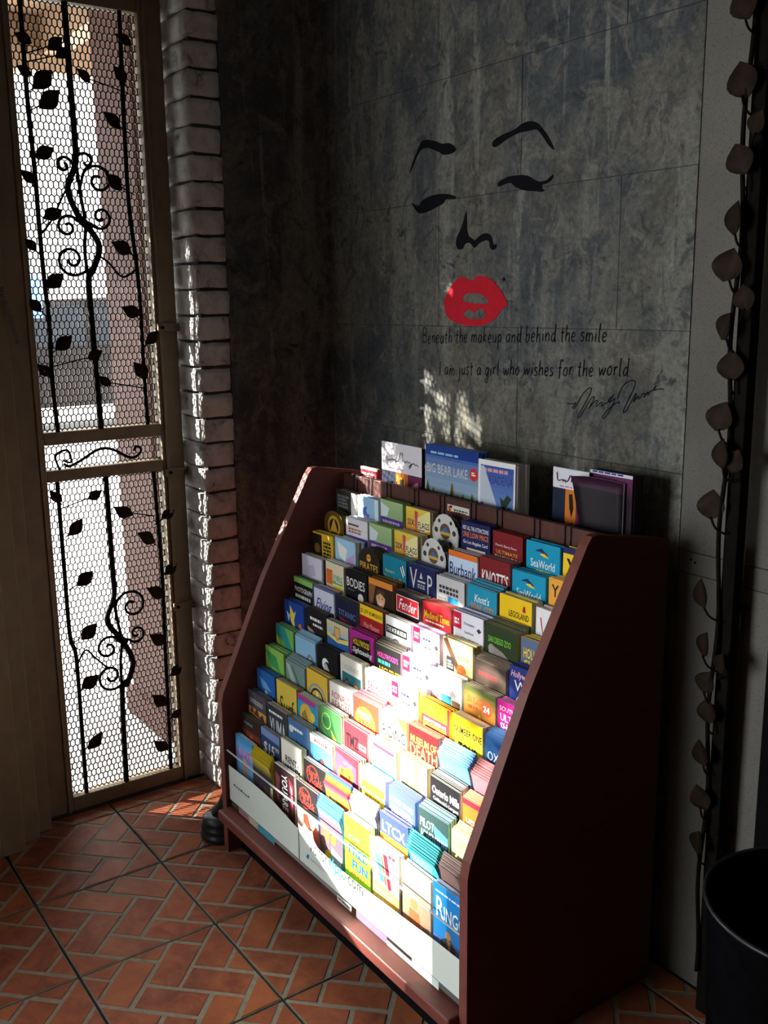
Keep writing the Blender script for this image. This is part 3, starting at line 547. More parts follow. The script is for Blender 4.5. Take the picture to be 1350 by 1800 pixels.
  ('blue brochures with blocky white letters, orange foot', '3c4a9c', 'c0bcc8', '', [('t', 'LTCX', .08, .18, .92, .44, 'W', 0, .05), ('r', 0, .50, 1, .56, 'Y'), ('g', 0, .56, 1, 1.2, 'e8a23a', 'd0442c'), ('c', .4, .8, .14, 'f0d050'), ('c', .75, .9, .12, 'd86a8a')]),
  ('glittering turquoise leaflets slumped forward', '3a9cb4', '56b0b8', 'slump2', [('l', .1, .1, .9, .4, 4, '8cd4dc'), ('g', 0, .5, 1, .9, '5a8a90', '3a5a64')]),
  ('dark brown leaflets with jagged tops', '4a3a38', '82706c', 'slump', [('g', 0, 0, 1, .9, '6a5450', '3c2e2e'), ('c', .8, .5, .06, 'c86a7a')])],
 # row 12, behind the clear front panel
 [('blue brochures with pink lettering and bathers', '6aa4d0', 'b0c4cc', '', [('g', 0, 0, 1, .5, '3c8ac0', '78b0d8'), ('t', 'LIVE', .1, .30, .94, .62, 'd84a9a', .15, .03), ('p', [(.42, .7), (.64, .7), (.7, 1.4), (.4, 1.4)], 'c08a70'), ('c', .53, .64, .09, 'd8a88c'), ('g', 0, 1.2, 1, 2.0, '9ac0d8', 'd8dcdc')]),
  ('dark brochures with yellow page edges', '3a3844', 'c8b02c', 'slump', [('g', 0, 0, 1, .4, 'c8b440', '4c4634'), ('p', [(.1, .9), (.4, .7), (.5, 1.5), (.2, 1.5)], '5a4a80'), ('p', [(.5, .7), (.9, .8), (.8, 1.5), (.5, 1.4)], '8a6450'), ('r', .88, .6, 1, 1.6, 'C')]),
  ('dark brochures reading YOU ARE HERE sideways', '3a2626', 'W', '', [('v', 'YOU ARE HERE', .38, .14, .66, 1.75, 'W', .04), ('p', [(.08, .2), (.3, .3), (.2, 1.0), (.06, .8)], '8a4a50'), ('p', [(.74, .14), (.95, .3), (.92, 1.1), (.78, .9)], 'b03a4c'), ('p', [(.8, .3), (.9, .4), (.88, .9)], 'I'), ('r', .7, 1.3, .95, 1.6, '8a3a30')]),
  ('black brochures with red script, photo below', '1e1a1a', 'E', '', DINER(False)),
  ('patterned brochures with blue slumped tops', '6a5a68', '5a94d8', 'slump', [('g', 0, 0, 1, .2, '4a8ad0', '6aa0e0'), ('p', [(.1, .4), (.5, .5), (.4, .9), (.1, .8)], 'b06a4a'), ('c', .6, .7, .12, 'd8b83a'), ('p', [(.5, .9), (.95, 1.0), (.9, 1.6), (.5, 1.4)], '9ab0c8'), ('c', .35, 1.2, .14, 'e8d020'), ('c', .3, 1.5, .16, 'W')]),
  ('lime green brochures reading FREE FUN', 'a4dc2a', 'e4f0b0', 'tall', [('l', .16, .44, .66, .50, 1, '2a9ab0'), ('r', .3, .54, .5, .60, 'd8502c'), ('t', 'FREE', .16, .68, .90, .92, '2458b8', 0, .08), ('t', 'FUN', .30, 1.02, .90, 1.26, '2458b8', 0, .08), ('l', .2, .62, .86, .66, 1, 'd8402c'), ('l', .24, 1.34, .86, 1.42, 1, 'd8402c')]),
  ('white brochures with red ribbon over gold leaves', 'eeeae6', 'W', '', [('p', [(.1, .3), (.3, .3), (.5, .9), (.3, .9)], '4ab0b8'), ('p', [(.4, .2), (.56, .2), (.72, .95), (.6, 1.0)], 'b02434'), ('p', [(.3, .3), (.4, .3), (.56, .95), (.46, .9)], '8a5a48'), ('l', .62, .12, .92, .24, 1, 'c0304a'), ('g', 0, 1.0, 1, 2.0, 'c8a860', 'a88438'), ('l', .05, 1.1, .95, 1.9, 8, 'e0cc84')]),
  ('beige brochures with tan figure photograph', 'cbbfb0', 'd8ccb8', '', [('l', .1, .2, .9, .4, 3, 'a89c90'), ('g', 0, .5, 1, 1.9, 'b89c84', '9a6a4c'), ('c', .42, .8, .13, 'c8865c'), ('p', [(.25, .95), (.6, .95), (.75, 1.7), (.2, 1.7)], 'b06a44'), ('p', [(.7, 1.2), (.95, 1.1), (.95, 1.7), (.7, 1.7)], '8a6a5c')]),
  ('bright blue brochures with white capital lettering', '1f7cc0', 'c4ccd4', 'tall', [('l', .08, .14, .9, .2, 1, 'd8e8f4'), ('t', 'R', .10, .28, .34, .74, 'W', 0, .02), ('t', 'INGO', .34, .42, 1.06, .74, 'W', 0, .02), ('g', 0, 1.15, 1, 2.0, '4a78b8', '6a4a44'), ('p', [(.25, 1.2), (.5, 1.05), (.7, 1.2), (.76, 1.9), (.2, 1.9)], '34363c'), ('c', .48, 1.02, .09, 'c8885c'), ('p', [(.44, 1.12), (.56, 1.12), (.52, 1.5)], 'd08050')])],
]
for row in COVERS:
    for st in row:
        for it in st[4]:
            if it[0] == 't':
                want(it[1], it[7] if len(it) > 7 else 0.0, it[8] if len(it) > 8 else 0.0)
            elif it[0] == 'v':
                want(it[1], 0.0, it[7])
for k_ in [('visitor', 0.0, 0.0), ('tips', 0.0, 0.03), ('.com', 0.0, 0.0), ('Delivering the Power of Attractions to the Visitor', 0.1, 0.0),
           ('BIG BEAR LAKE', 0.0, 0.0), ('PASADENA', 0.0, 0.0), ('VISITORS GUIDE', 0.0, 0.0)]:
    want(*k_)
build_texts()

def text2d(s, x0, y0, x1, y1, shear=0.0, bold=0.0):
    vs, fs = TXT[(s, shear, bold)]
    return [(x0 + a * (x1 - x0), y0 + b * (y1 - y0)) for a, b in vs], fs

class Flat:
    """flat coloured print: polygons in (x, z), stacked a hair apart, coloured by a corner attribute"""
    def __init__(self, depth=lambda z: 0.0, first=0.0003, step=0.00003):
        self.v = []; self.f = []; self.c = []
        self.n = 0; self.depth = depth; self.first = first; self.step = step
    def layer(self):
        self.n += 1
        return -self.first - self.step * self.n
    def poly(self, pts, c, off=None):
        off = self.layer() if off is None else off
        b = len(self.v)
        area = sum(pts[i][0] * pts[(i + 1) % len(pts)][1] - pts[(i + 1) % len(pts)][0] * pts[i][1] for i in range(len(pts)))
        if area < 0:
            pts = list(reversed(pts))
        self.v += [(x, self.depth(z) + off, z) for x, z in pts]
        self.f.append(tuple(range(b, b + len(pts))))
        self.c.append(c)
    def many(self, vs, fs, c):
        off = self.layer()
        b = len(self.v)
        self.v += [(x, self.depth(z) + off, z) for x, z in vs]
        self.f += [tuple(b + i for i in f) for f in fs]
        self.c += [c] * len(fs)
    def stroke(self, pts, w, c):
        off = self.layer()
        pts = [Vector((p[0], p[1], 0)) for p in pts]
        L = []
        for i, p in enumerate(pts):
            t = pts[min(i + 1, len(pts) - 1)] - pts[max(i - 1, 0)]
            if t.length < 1e-9:
                t = Vector((1, 0, 0))
            t.normalize()
            n_ = Vector((-t.y, t.x, 0)) * w / 2
            L.append((p + n_, p - n_))
        for i in range(len(L) - 1):
            self.poly([tuple(L[i][0][:2]), tuple(L[i][1][:2]), tuple(L[i + 1][1][:2]), tuple(L[i + 1][0][:2])], c, off)
    def build(self, name, parent=None, loc=None, mat=None):
        me = bpy.data.meshes.new(name)
        me.from_pydata(self.v, [], self.f)
        a = me.color_attributes.new('Col', 'FLOAT_COLOR', 'CORNER')
        d = []
        for p, c in zip(me.polygons, self.c):
            for _ in range(p.loop_total):
                d += c
        a.data.foreach_set('color', d)
        me.materials.append(mat or PAPER)
        return link(name, me, parent, loc)

def lerp(a, b, t):
    return tuple(a[i] + (b[i] - a[i]) * t for i in range(4))

def draw(F, items, W, H, rr, x_left=None, vmax=2.05):
    x_left = -W / 2 if x_left is None else x_left
    X = lambda u: x_left + min(max(u, 0), 1) * W
    Z = lambda v: H - min(v, vmax) * W
    def rect(u0, v0, u1, v1, c, off=None):
        off = F.layer() if off is None else off
        n = max(1, int(abs(v1 - v0) / 0.12))
        for i in range(n):
            a = v0 + (v1 - v0) * i / n
            b = v0 + (v1 - v0) * (i + 1) / n
            F.poly([(X(u0), Z(b)), (X(u1), Z(b)), (X(u1), Z(a)), (X(u0), Z(a))], c, off)
    for it in items:
        k = it[0]
        if k == 'r':
            rect(*it[1:5], col(it[5]))
        elif k == 'g':
            n = 8
            off = F.layer()
            for i in range(n):
                a = it[2] + (it[4] - it[2]) * i / n
                b = it[2] + (it[4] - it[2]) * (i + 1) / n
                rect(it[1], a, it[3], b, lerp(col(it[5]), col(it[6]), i / (n - 1)), off)
        elif k == 'p':
            F.poly([(X(u), Z(v)) for u, v in it[1]], col(it[2]))
        elif k == 'c':
            u, v, r_ = it[1:4]
            F.poly([(X(u + r_ * cos(2 * pi * i / 18)), Z(v + r_ * sin(2 * pi * i / 18))) for i in range(18)], col(it[4]))
        elif k == 'o':
            u, v, r_, w = it[1:5]
            F.stroke([(X(u + r_ * cos(2 * pi * i / 24)), Z(v + r_ * sin(2 * pi * i / 24))) for i in range(25)], w * W, col(it[5]))
        elif k == 'l':
            u0, v0, u1, v1, n, c = it[1:]
            off = F.layer()
            for i in range(n):
                a = v0 + (v1 - v0) * (i + 0.12) / n
                b = v0 + (v1 - v0) * (i + 0.78) / n
                u = u0
                end = u1 - (u1 - u0) * rr.uniform(0, 0.2)
                while u < end - 0.02:
                    w = rr.uniform(0.05, 0.14)
                    e = min(u + w, end)
                    F.poly([(X(u), Z(b)), (X(e), Z(b)), (X(e), Z(a)), (X(u), Z(a))], col(c), off)
                    u = e + 0.025
        elif k == 't':
            vs, fs = text2d(it[1], X(it[2]), Z(it[5]), X(it[4]), Z(it[3]), it[7] if len(it) > 7 else 0.0, it[8] if len(it) > 8 else 0.0)
            F.many(vs, fs, col(it[6]))
        elif k == 'v':   # reads top to bottom
            vs, fs = TXT[(it[1], 0.0, it[7])]
            F.many([(X(it[2] + b * (it[4] - it[2])), Z(it[3] + a * (it[5] - it[3]))) for a, b in vs], fs, col(it[6]))

# ================================================================== STRUCTURE
YW = 1.67      # back wall face
XB = -2.65     # inner face of the door wall

# --- floor: dark joints, square tiles with moulded brick pattern
fl = MB().quadbox(-2.90, 3.5, -2.6, 1.70, -0.10, -0.009).obj('floor', JOINT)
struct(fl)
box('plain_floor', TERRA, -0.72, 3.5, -2.6, 1.69, -0.0085, -0.001, fl)
box('plain_floor', TERRA, -2.62, -0.722, -2.6, -0.457, -0.0085, -0.001, fl)
P_ = 0.34
GX, GY, GA, GB, GP = -2.38, 0.905, -0.9635, -2.0, 0.080

def clip(poly, x0, x1, y0, y1):
    for ax, lim, sgn in ((0, x0, 1), (0, x1, -1), (1, y0, 1), (1, y1, -1)):
        out = []
        n = len(poly)
        for i in range(n):
            a, b = poly[i], poly[(i + 1) % n]
            da, db = (a[ax] - lim) * sgn, (b[ax] - lim) * sgn
            if da >= 0:
                out.append(a)
            if da * db < 0:
                t = da / (da - db)
                out.append((a[0] + (b[0] - a[0]) * t, a[1] + (b[1] - a[1]) * t))
        poly = out
        if len(poly) < 3:
            return []
    return poly

def parea(p):
    return abs(sum(p[i][0] * p[(i + 1) % len(p)][1] - p[(i + 1) % len(p)][0] * p[i][1] for i in range(len(p)))) / 2

bricks2d = []
q = 1 / sqrt(2)
for i in range(-40, 41):
    for j in range(-40, 41):
        c4 = (i + j) % 4
        g = 0.0056
        if c4 == 3:
            a0, a1, b0, b1 = GA + GP * i, GA + GP * (i + 2), GB + GP * j, GB + GP * (j + 1)
        elif c4 == 1:
            a0, a1, b0, b1 = GA + GP * i, GA + GP * (i + 1), GB + GP * j, GB + GP * (j + 2)
        else:
            continue
        a0 += g; a1 -= g; b0 += g; b1 -= g
        pts = []
        for (a, b) in ((a0, b0), (a1, b0), (a1, b1), (a0, b1)):
            a += rnd.uniform(-.0016, .0016); b += rnd.uniform(-.0016, .0016)
            pts.append(((a + b) * q, (a - b) * q))
        bricks2d.append(pts)

def brick_prism(mb, poly, top=0.0):
    n = len(poly)
    cx = sum(p[0] for p in poly) / n; cy = sum(p[1] for p in poly) / n
    base = len(mb.v)
    for z, s in ((-0.0055, 0.0), (top - 0.0010, 0.0), (top, 0.0014)):
        for x, y in poly:
            d = math.hypot(x - cx, y - cy)
            k = max(0.0, 1 - s / max(d, 1e-4))
            mb.v.append((cx + (x - cx) * k, cy + (y - cy) * k, z))
    for r_ in range(2):
        for i in range(n):
            j = (i + 1) % n
            mb.f.append((base + r_ * n + i, base + r_ * n + j, base + (r_ + 1) * n + j, base + (r_ + 1) * n + i)); mb.sm.append(False)
    mb.f.append(tuple(base + 2 * n + i for i in range(n))); mb.sm.append(False)

def in_view(x, y, z, m=60):
    d = (x, y, z - 1.5)
    c = [sum(R[i][k] * d[k] for k in range(3)) for i in range(3)]
    if c[2] < 0.05:
        return False
    u, v = 675 + 1739.6 * c[0] / c[2], 900 + 1739.6 * c[1] / c[2]
    return -m < u < 1350 + m and -m < v < 1800 + m

for ti in range(-2, 5):
    for tj in range(-4, 3):
        x0, x1 = GX + P_ * ti, GX + P_ * (ti + 1)
        y0, y1 = GY + P_ * tj, min(GY + P_ * (tj + 1), 1.668)
        x0 = max(x0, -2.785)
        if x1 - x0 < 0.03:
            continue
        jg = 0.0036
        tile = box('floor_tile', GROUT, x0 + jg, x1 - jg, y0 + jg, y1 - jg, -0.009, -0.0016, fl)
        seen = y0 < 1.25 and any(in_view(x, y, 0) for x in (x0, (x0 + x1) / 2, x1) for y in (y0, (y0 + y1) / 2, y1)) and not (x0 > -2.2 and y0 > 1.0)
        rest = MB()
        for bp in bricks2d:
            if max(p[0] for p in bp) < x0 or min(p[0] for p in bp) > x1 or max(p[1] for p in bp) < y0 or min(p[1] for p in bp) > y1:
                continue
            c = clip(bp, x0 + 0.0055, x1 - 0.0055, y0 + 0.0055, y1 - 0.0055)
            if not c or parea(c) < 0.00012:
                continue
            if seen:
                mb = MB()
                brick_prism(mb, c, rnd.uniform(-0.0006, 0.0004))
                mb.obj('brick', TERRA, tile)
            else:
                brick_prism(rest, c)
        if rest.v:
            o = rest.obj('brick', TERRA, tile)
            o['kind'] = 'stuff'

# --- back wall: plastered concrete blocks, then tan stucco
wb = MB().quadbox(-2.86, -1.076, YW + 0.0030, 1.85, -0.1, 2.75).obj('wall_back', MORTAR)
struct(wb)
zs = [0.0, 0.25, 0.548, 0.846, 1.144, 1.437, 1.757, 2.052, 2.35, 2.72]
for r_ in range(len(zs) - 1):
    off = -1.808 if r_ % 2 == 0 else -1.497
    if r_ in (4, 6):
        off = -1.808
    if r_ in (3, 5, 7):
        off = -1.497
    xs = sorted([x for x in (off - 0.622, off, off + 0.622, off - 1.244) if -2.645 < x < -1.35])
    xs = [-2.65] + xs + [-1.302]
    for a, b in zip(xs, xs[1:]):
        box('block', MURAL, a + 0.0008, b - 0.0008, YW + rnd.uniform(0, 0.0005), YW + 0.008, zs[r_] + 0.0008, zs[r_ + 1] - 0.0008, wb, 0.0005)
st = [(0.0, 0.937), (0.9385, 0.984), (0.9855, 2.72)]
for a, b in st:
    box('stucco_panel', STUCCO, -1.2995, -1.076, YW - 0.001, YW + 0.008, a, b, wb, 0.0015)
for dx, dz in ((-1.268, 0.969), (-1.258, 0.964)):
    MB().tube([(dx, YW - 0.0015, dz), (dx, YW - 0.0005, dz)], 0.0028, 8).obj('nail_hole', BLACKP, wb)
tr = box('trim_1', BLACKB, -1.075, -0.70, 1.664, 1.85, 0.0, 2.72, None, 0.004)
struct(tr)

# --- door wall with the gate opening, a low window beside it and a high window further on
wl = MB()
wl.quadbox(-2.86, XB, 0.62, 1.67, 2.36, 2.75)
wl.quadbox(-2.86, -2.66, 0.46, 0.60, 2.05, 2.75)
wl.quadbox(-2.86, -2.70, 0.600, 0.62, 2.36, 2.75)
struct(box('door_1', BRONZE, -2.86, -2.655, -0.30, 0.555, 0.0, 0.53, None, 0.003))
wl.quadbox(-2.86, XB, -0.30, 0.46, 1.30, 2.75)
wl.quadbox(-2.86, XB, -2.80, -0.30, -0.1, 2.75)
wlo = struct(wl.obj('wall_left', WALLO))
box('plaster_panel', MURAL, -2.86, XB, 1.316, YW + 0.008, -0.05, 2.36, wlo)
box('mortar_core', MORTAR, -2.855, XB - 0.008, 1.232, 1.316, 0.0, 2.36, wlo)
# bricks of the jamb, painted white
def brick_mesh(seed):
    r2 = random.Random(seed)
    bm = bmesh.new()
    bmesh.ops.create_cube(bm, size=1)
    bmesh.ops.subdivide_edges(bm, edges=bm.edges, cuts=3, use_grid_fill=True)
    L, D, H = 0.205, 0.098, 0.0655
    for v in bm.verts:
        c = [v.co.x, v.co.y, v.co.z]
        k = sum(1 for t in c if abs(t) > 0.45)
        s = 1.0 if k < 2 else (0.98 if k == 2 else 0.955)
        v.co = Vector((c[0] * L * (1 - (1 - s) * 0.4), c[1] * D * (1 - (1 - s) * 0.9), c[2] * H * s)) + Vector((r2.uniform(-1, 1), r2.uniform(-1, 1), r2.uniform(-1, 1))) * 0.0018
    for f in bm.faces:
        f.smooth = True
    me = bpy.data.meshes.new('brick')
    bm.to_mesh(me)
    bm.free()
    me.materials.append(BRICKW)
    return me
bms = [brick_mesh(s) for s in range(6)]
for i in range(32):
    z = 0.036 + i * 0.0735
    o = link('brick', bms[i % 6], wlo, (-2.7525 + rnd.uniform(-.003, .003), 1.268 + rnd.uniform(-.003, .003), z), (rnd.uniform(-.015, .015), rnd.uniform(-.012, .012), rnd.uniform(-.012, .012) + (pi if i % 2 else 0)))
# door frame left of the gate
dt = MB()
dt.quadbox(-2.86, -2.70, 0.62, 0.672, 0.0, 2.36)
dt.quadbox(-2.86, -2.735, 0.672, 0.716, 0.0, 2.36)
dto = struct(dt.obj('trim_2', BRONZE, None, 0.003))
struct(box('trim_3', JOINT, -2.90, -2.79, 0.62, 1.222, -0.02, 0.004, None, 0.002))
struct(box('trim_4', BRONZE, -2.86, -2.66, 0.555, 0.62, 0.0, 1.20, None, 0.003))
struct(box('trim_5', BRONZE, -2.86, -2.70, 0.600, 0.62, 1.20, 2.36))
# window frames of the two openings (open, out of the picture to the left)
def frame(name, y0, y1, z0, z1, w=0.035):
    mb = MB()
    for a in ((y0, y0 + w, z0, z1), (y1 - w, y1, z0, z1), (y0 + w, y1 - w, z0, z0 + w), (y0 + w, y1 - w, z1 - w, z1)):
        mb.quadbox(-2.80, -2.74, a[0], a[1], a[2], a[3])
    return struct(mb.obj(name, BRONZE))
frame('window_1', -0.30, 0.555, 0.53, 1.30, 0.022)
struct(box('corner_shade_wall', WALLO, XB, -2.0, -0.72, -0.58, -0.1, 2.75))  # unseen wall added to shade the back corner from the front opening
wf = MB()
wf.quadbox(-1.33, 3.6, -2.8, -2.6, -0.1, 2.75)
wf.quadbox(-2.65, -1.33, -2.8, -2.6, -0.1, 0.25)
wf.quadbox(-2.65, -1.33, -2.8, -2.6, 2.15, 2.75)
struct(wf.obj('wall_front', WALLO))
struct(box('wall_right', WALLO, 3.5, 3.6, -2.6, 1.85, -0.1, 2.75))
struct(box('wall_far', WALLO, -0.70, 3.5, 1.70, 1.85, -0.1, 2.75))
struct(box('ceiling', CEIL, -2.90, 3.6, -2.8, 1.85, 2.72, 2.85))

# ================================================================== GATE
def expanded_mesh(name, y0, y1, z0, z1, x, parent):
    """expanded metal: staggered upright hexagonal openings"""
    w, h, th = 0.0144, 0.0372, 0.0024
    ncol = int(round((y1 - y0) / w)); w = (y1 - y0) / ncol
    nrow = int(round((z1 - z0) / (h / 2))); hh = (z1 - z0) / nrow
    a_, b_ = hh * 0.64, hh * 0.36
    V = []; Fc = []
    def seg(p, q_, wd, dx):
        dy, dz = q_[0] - p[0], q_[1] - p[1]
        L = math.hypot(dy, dz)
        ey, ez = dy / L, dz / L
        ny, nz = -ez * wd / 2, ey * wd / 2
        e = 0.0011
        ay, az, by, bz = p[0] - ey * e, p[1] - ez * e, q_[0] + ey * e, q_[1] + ez * e
        k = len(V)
        for xx in (x - th / 2 + dx, x + th / 2 + dx):
            V.extend([(xx, ay + ny, az + nz), (xx, ay - ny, az - nz), (xx, by - ny, bz - nz), (xx, by + ny, bz + nz)])
        Fc.extend([(k, k + 1, k + 2, k + 3), (k + 7, k + 6, k + 5, k + 4), (k, k + 3, k + 7, k + 4), (k + 1, k + 5, k + 6, k + 2)])
    for r_ in range(nrow + 1):
        zc = z0 + r_ * hh
        sh = 0.0 if r_ % 2 == 0 else w / 2
        for c in range(-1, ncol + 1):
            yc = y0 + c * w + sh
            if yc < y0 - 1e-6 or yc > y1 + 1e-6:
                continue
            top, lf, rt = (yc, min(zc + a_, z1)), (yc - w / 2, min(zc + b_, z1)), (yc + w / 2, min(zc + b_, z1))
            if top[1] - lf[1] > 1e-5:
                if lf[0] > y0 - 1e-6:
                    seg(lf, top, 0.0033, 0.0004)
                if rt[0] < y1 + 1e-6:
                    seg(top, rt, 0.0033, -0.0004)
            if rt[0] < y1 + 1e-6:
                seg((rt[0], max(zc - b_, z0)), rt, 0.0034, 0.0)
    me = bpy.data.meshes.new(name)
    me.from_pydata(V, [], Fc)
    me.materials.append(MESHM)
    o = link(name, me, parent)
    o['kind'] = 'stuff'
    return o

gate = thing('iron_gate', 'bronze framed metal gate with diamond mesh and leafy vine ironwork beside brick jamb', 'gate', (0, 0, 0))
XG0, XG1 = -2.832, -2.788
def gbox(name, y0, y1, z0, z1, x0=XG0, x1=XG1, bv=0.003):
    return box(name, BRONZE, x0, x1, y0, y1, z0, z1, gate, bv)
gbox('stile', 0.718, 0.800, 0.006, 2.355)
gbox('stile', 1.145, 1.214, 0.006, 2.355)
gbox('rail', 0.800, 1.145, 2.285, 2.355)
gbox('rail', 0.800, 1.145, 1.118, 1.154)
gbox('rail', 0.800, 1.145, 1.013, 1.046)
gbox('rail', 0.800, 1.145, 0.006, 0.05)
gbox('stile_bead', 0.781, 0.789, 0.006, 2.355, -2.787, -2.781, 0.001)
gbox('stile_bead', 1.155, 1.165, 0.006, 2.355, -2.787, -2.781, 0.001)
expanded_mesh('wire_mesh', 0.796, 1.149, 1.150, 2.290, -2.812, gate)
expanded_mesh('wire_mesh', 0.796, 1.149, 1.042, 1.120, -2.812, gate)
expanded_mesh('wire_mesh', 0.796, 1.149, 0.046, 1.016, -2.812, gate)
XV = -2.797

def smooth(pts, n=6):
    P = [Vector(p) for p in pts]
    out = []
    for i in range(len(P) - 1):
        p0, p1, p2, p3 = P[max(i - 1, 0)], P[i], P[i + 1], P[min(i + 2, len(P) - 1)]
        for k in range(n):
            t = k / n
            out.append(0.5 * ((2 * p1) + (-p0 + p2) * t + (2 * p0 - 5 * p1 + 4 * p2 - p3) * t * t + (-p0 + 3 * p1 - 3 * p2 + p3) * t ** 3))
    out.append(P[-1])
    return out

def rod(name, yz, r_, x=XV, mat=None):
    return MB().tube(smooth([(x, y, z) for y, z in yz]), r_, 8).obj(name, mat or IRON, gate)

rod('vine_stem', [(0.833, 2.287), (0.832, 2.04), (0.836, 1.85), (0.836, 1.707), (0.838, 1.58), (0.842, 1.45), (0.838, 1.30), (0.842, 1.152)], 0.0064)
rod('vine_stem', [(0.829, 1.014), (0.829, 0.76), (0.830, 0.56), (0.842, 0.50), (0.844, 0.41), (0.843, 0.26), (0.842, 0.05)], 0.0064)
rod('vine_stem', [(1.098, 2.287), (1.092, 1.97), (1.092, 1.77), (1.106, 1.56), (1.106, 1.29), (1.108, 1.152)], 0.0064)
rod('vine_stem', [(1.116, 1.014), (1.119, 0.92), (1.124, 0.71), (1.120, 0.44), (1.116, 0.05)], 0.0064)
rod('centre_bar', [(0.948, 2.287), (0.949, 2.10), (0.950, 1.915), (0.945, 1.872), (0.921, 1.81), (0.949, 1.734), (0.963, 1.722), (0.998, 1.663), (0.976, 1.599), (0.961, 1.567), (0.962, 1.41), (0.966, 1.152)], 0.0086)
rod('centre_bar', [(0.948, 1.90), (0.955, 1.80), (0.963, 1.722), (0.956, 1.65), (0.961, 1.567)], 0.005)
rod('centre_bar', [(0.970, 1.014), (0.971, 0.736), (0.970, 0.65), (0.944, 0.577), (0.984, 0.509), (1.014, 0.435), (0.992, 0.367), (0.974, 0.34), (0.968, 0.05)], 0.0086)
rod('centre_bar', [(0.970, 0.66), (0.974, 0.58), (0.984, 0.509), (0.976, 0.44), (0.974, 0.35)], 0.005)

def spiral(cy, cz, r_, a0, turns, lead=None, rr=0.0042):
    pts = []
    n = 26
    r_ *= 1.22
    for i in range(n + 1):
        t = i / n
        rad = r_ * (1 - 0.82 * t)
        a = a0 + turns * 2 * pi * t
        pts.append((XV + 0.003, cy + rad * cos(a), cz + rad * sin(a)))
    if lead:
        pts = [(XV, *lead)] + pts
    return MB().tube(smooth(pts, 3), rr, 7).obj('scroll', IRON, gate)

spiral(1.006, 1.838, 0.037, pi, -1.35, (0.950, 1.80))
spiral(1.006, 1.741, 0.028, -2.6, 1.3, (0.963, 1.722))
spiral(0.914, 1.873, 0.020, 0.2, 1.2, (0.944, 1.87))
spiral(0.912, 1.712, 0.027, 0.5, 1.3, (0.955, 1.735))
spiral(0.917, 1.625, 0.036, -1.0, -1.35, (0.966, 1.600))
spiral(0.975, 1.886, 0.022, 3.0, -0.9, (0.950, 1.868))
spiral(1.022, 0.612, 0.042, pi, -1.35, (0.972, 0.575))
spiral(1.030, 0.522, 0.024, -2.6, 1.3, (0.984, 0.509))
spiral(0.940, 0.492, 0.032, 0.5, 1.3, (0.984, 0.509))
spiral(0.942, 0.402, 0.036, -1.0, -1.35, (0.990, 0.380))
rod('twig', [(0.836, 0.44), (0.87, 0.50), (0.90, 0.47), (0.935, 0.43)], 0.003)
rod('twig', [(0.838, 1.69), (0.872, 1.73), (0.91, 1.80), (0.94, 1.84)], 0.003)
rod('twig', [(1.10, 1.60), (1.06, 1.58), (1.02, 1.62), (0.99, 1.64)], 0.003)
rod('twig', [(0.845, 1.03), (0.83, 1.085), (0.865, 1.10), (0.873, 1.065), (0.85, 1.072)], 0.0034)
rod('scroll', [(0.852, 1.062), (0.867, 1.054), (0.899, 1.066), (0.955, 1.094), (0.996, 1.09), (1.045, 1.062), (1.072, 1.066), (1.082, 1.085), (1.066, 1.092), (1.06, 1.08)], 0.0042)
rod('collar', [(0.949, 1.735), (0.977, 1.708)], 0.012)
rod('collar', [(0.970, 0.520), (0.998, 0.498)], 0.012)

def leaf_mesh(name, mat, prof=(0.0, .14, .26, .31, .29, .21, .10, 0.0)):
    V = []; Fc = []
    for i, w in enumerate(prof):
        t = i / (len(prof) - 1)
        z = t
        cup = 0.10 * sin(pi * t)
        for s in (-1, 0, 1):
            for k in (0, 1):
                V.append((0.16 * abs(s) * w + cup * 0.5 - 0.035 * k, s * w, z))
    for i in range(len(prof) - 1):
        for s in (0, 1):
            a = i * 6 + s * 2; b = a + 2; c = a + 8; d = a + 6
            Fc.append((a, b, c, d)); Fc.append((a + 1, d + 1, c + 1, b + 1))
        for s in (0, 2):
            a = i * 6 + s * 2; d = a + 6
            Fc.append((a, d, d + 1, a + 1))
    me = bpy.data.meshes.new(name)
    me.from_pydata(V, [], Fc)
    for p in me.polygons:
        p.use_smooth = True
    me.materials.append(mat)
    return me
LEAF = leaf_mesh('leaf', LEAFM)

def stem_leaf(parent, y, z, size, ang, yaw, x, target=None):
    """a pressed metal leaf whose tip sits up from (y, z), turned by ang in the gate plane"""
    size *= 1.45
    o = link('leaf', LEAF, parent)
    o.matrix_local = Matrix.Translation((x, y, z)) @ Matrix.Rotation(ang, 4, 'X') @ Matrix.Rotation(yaw, 4, 'Z') @ Matrix.Translation((0, 0, -size * 0.5)) @ Matrix.Scale(size, 4)
    return o

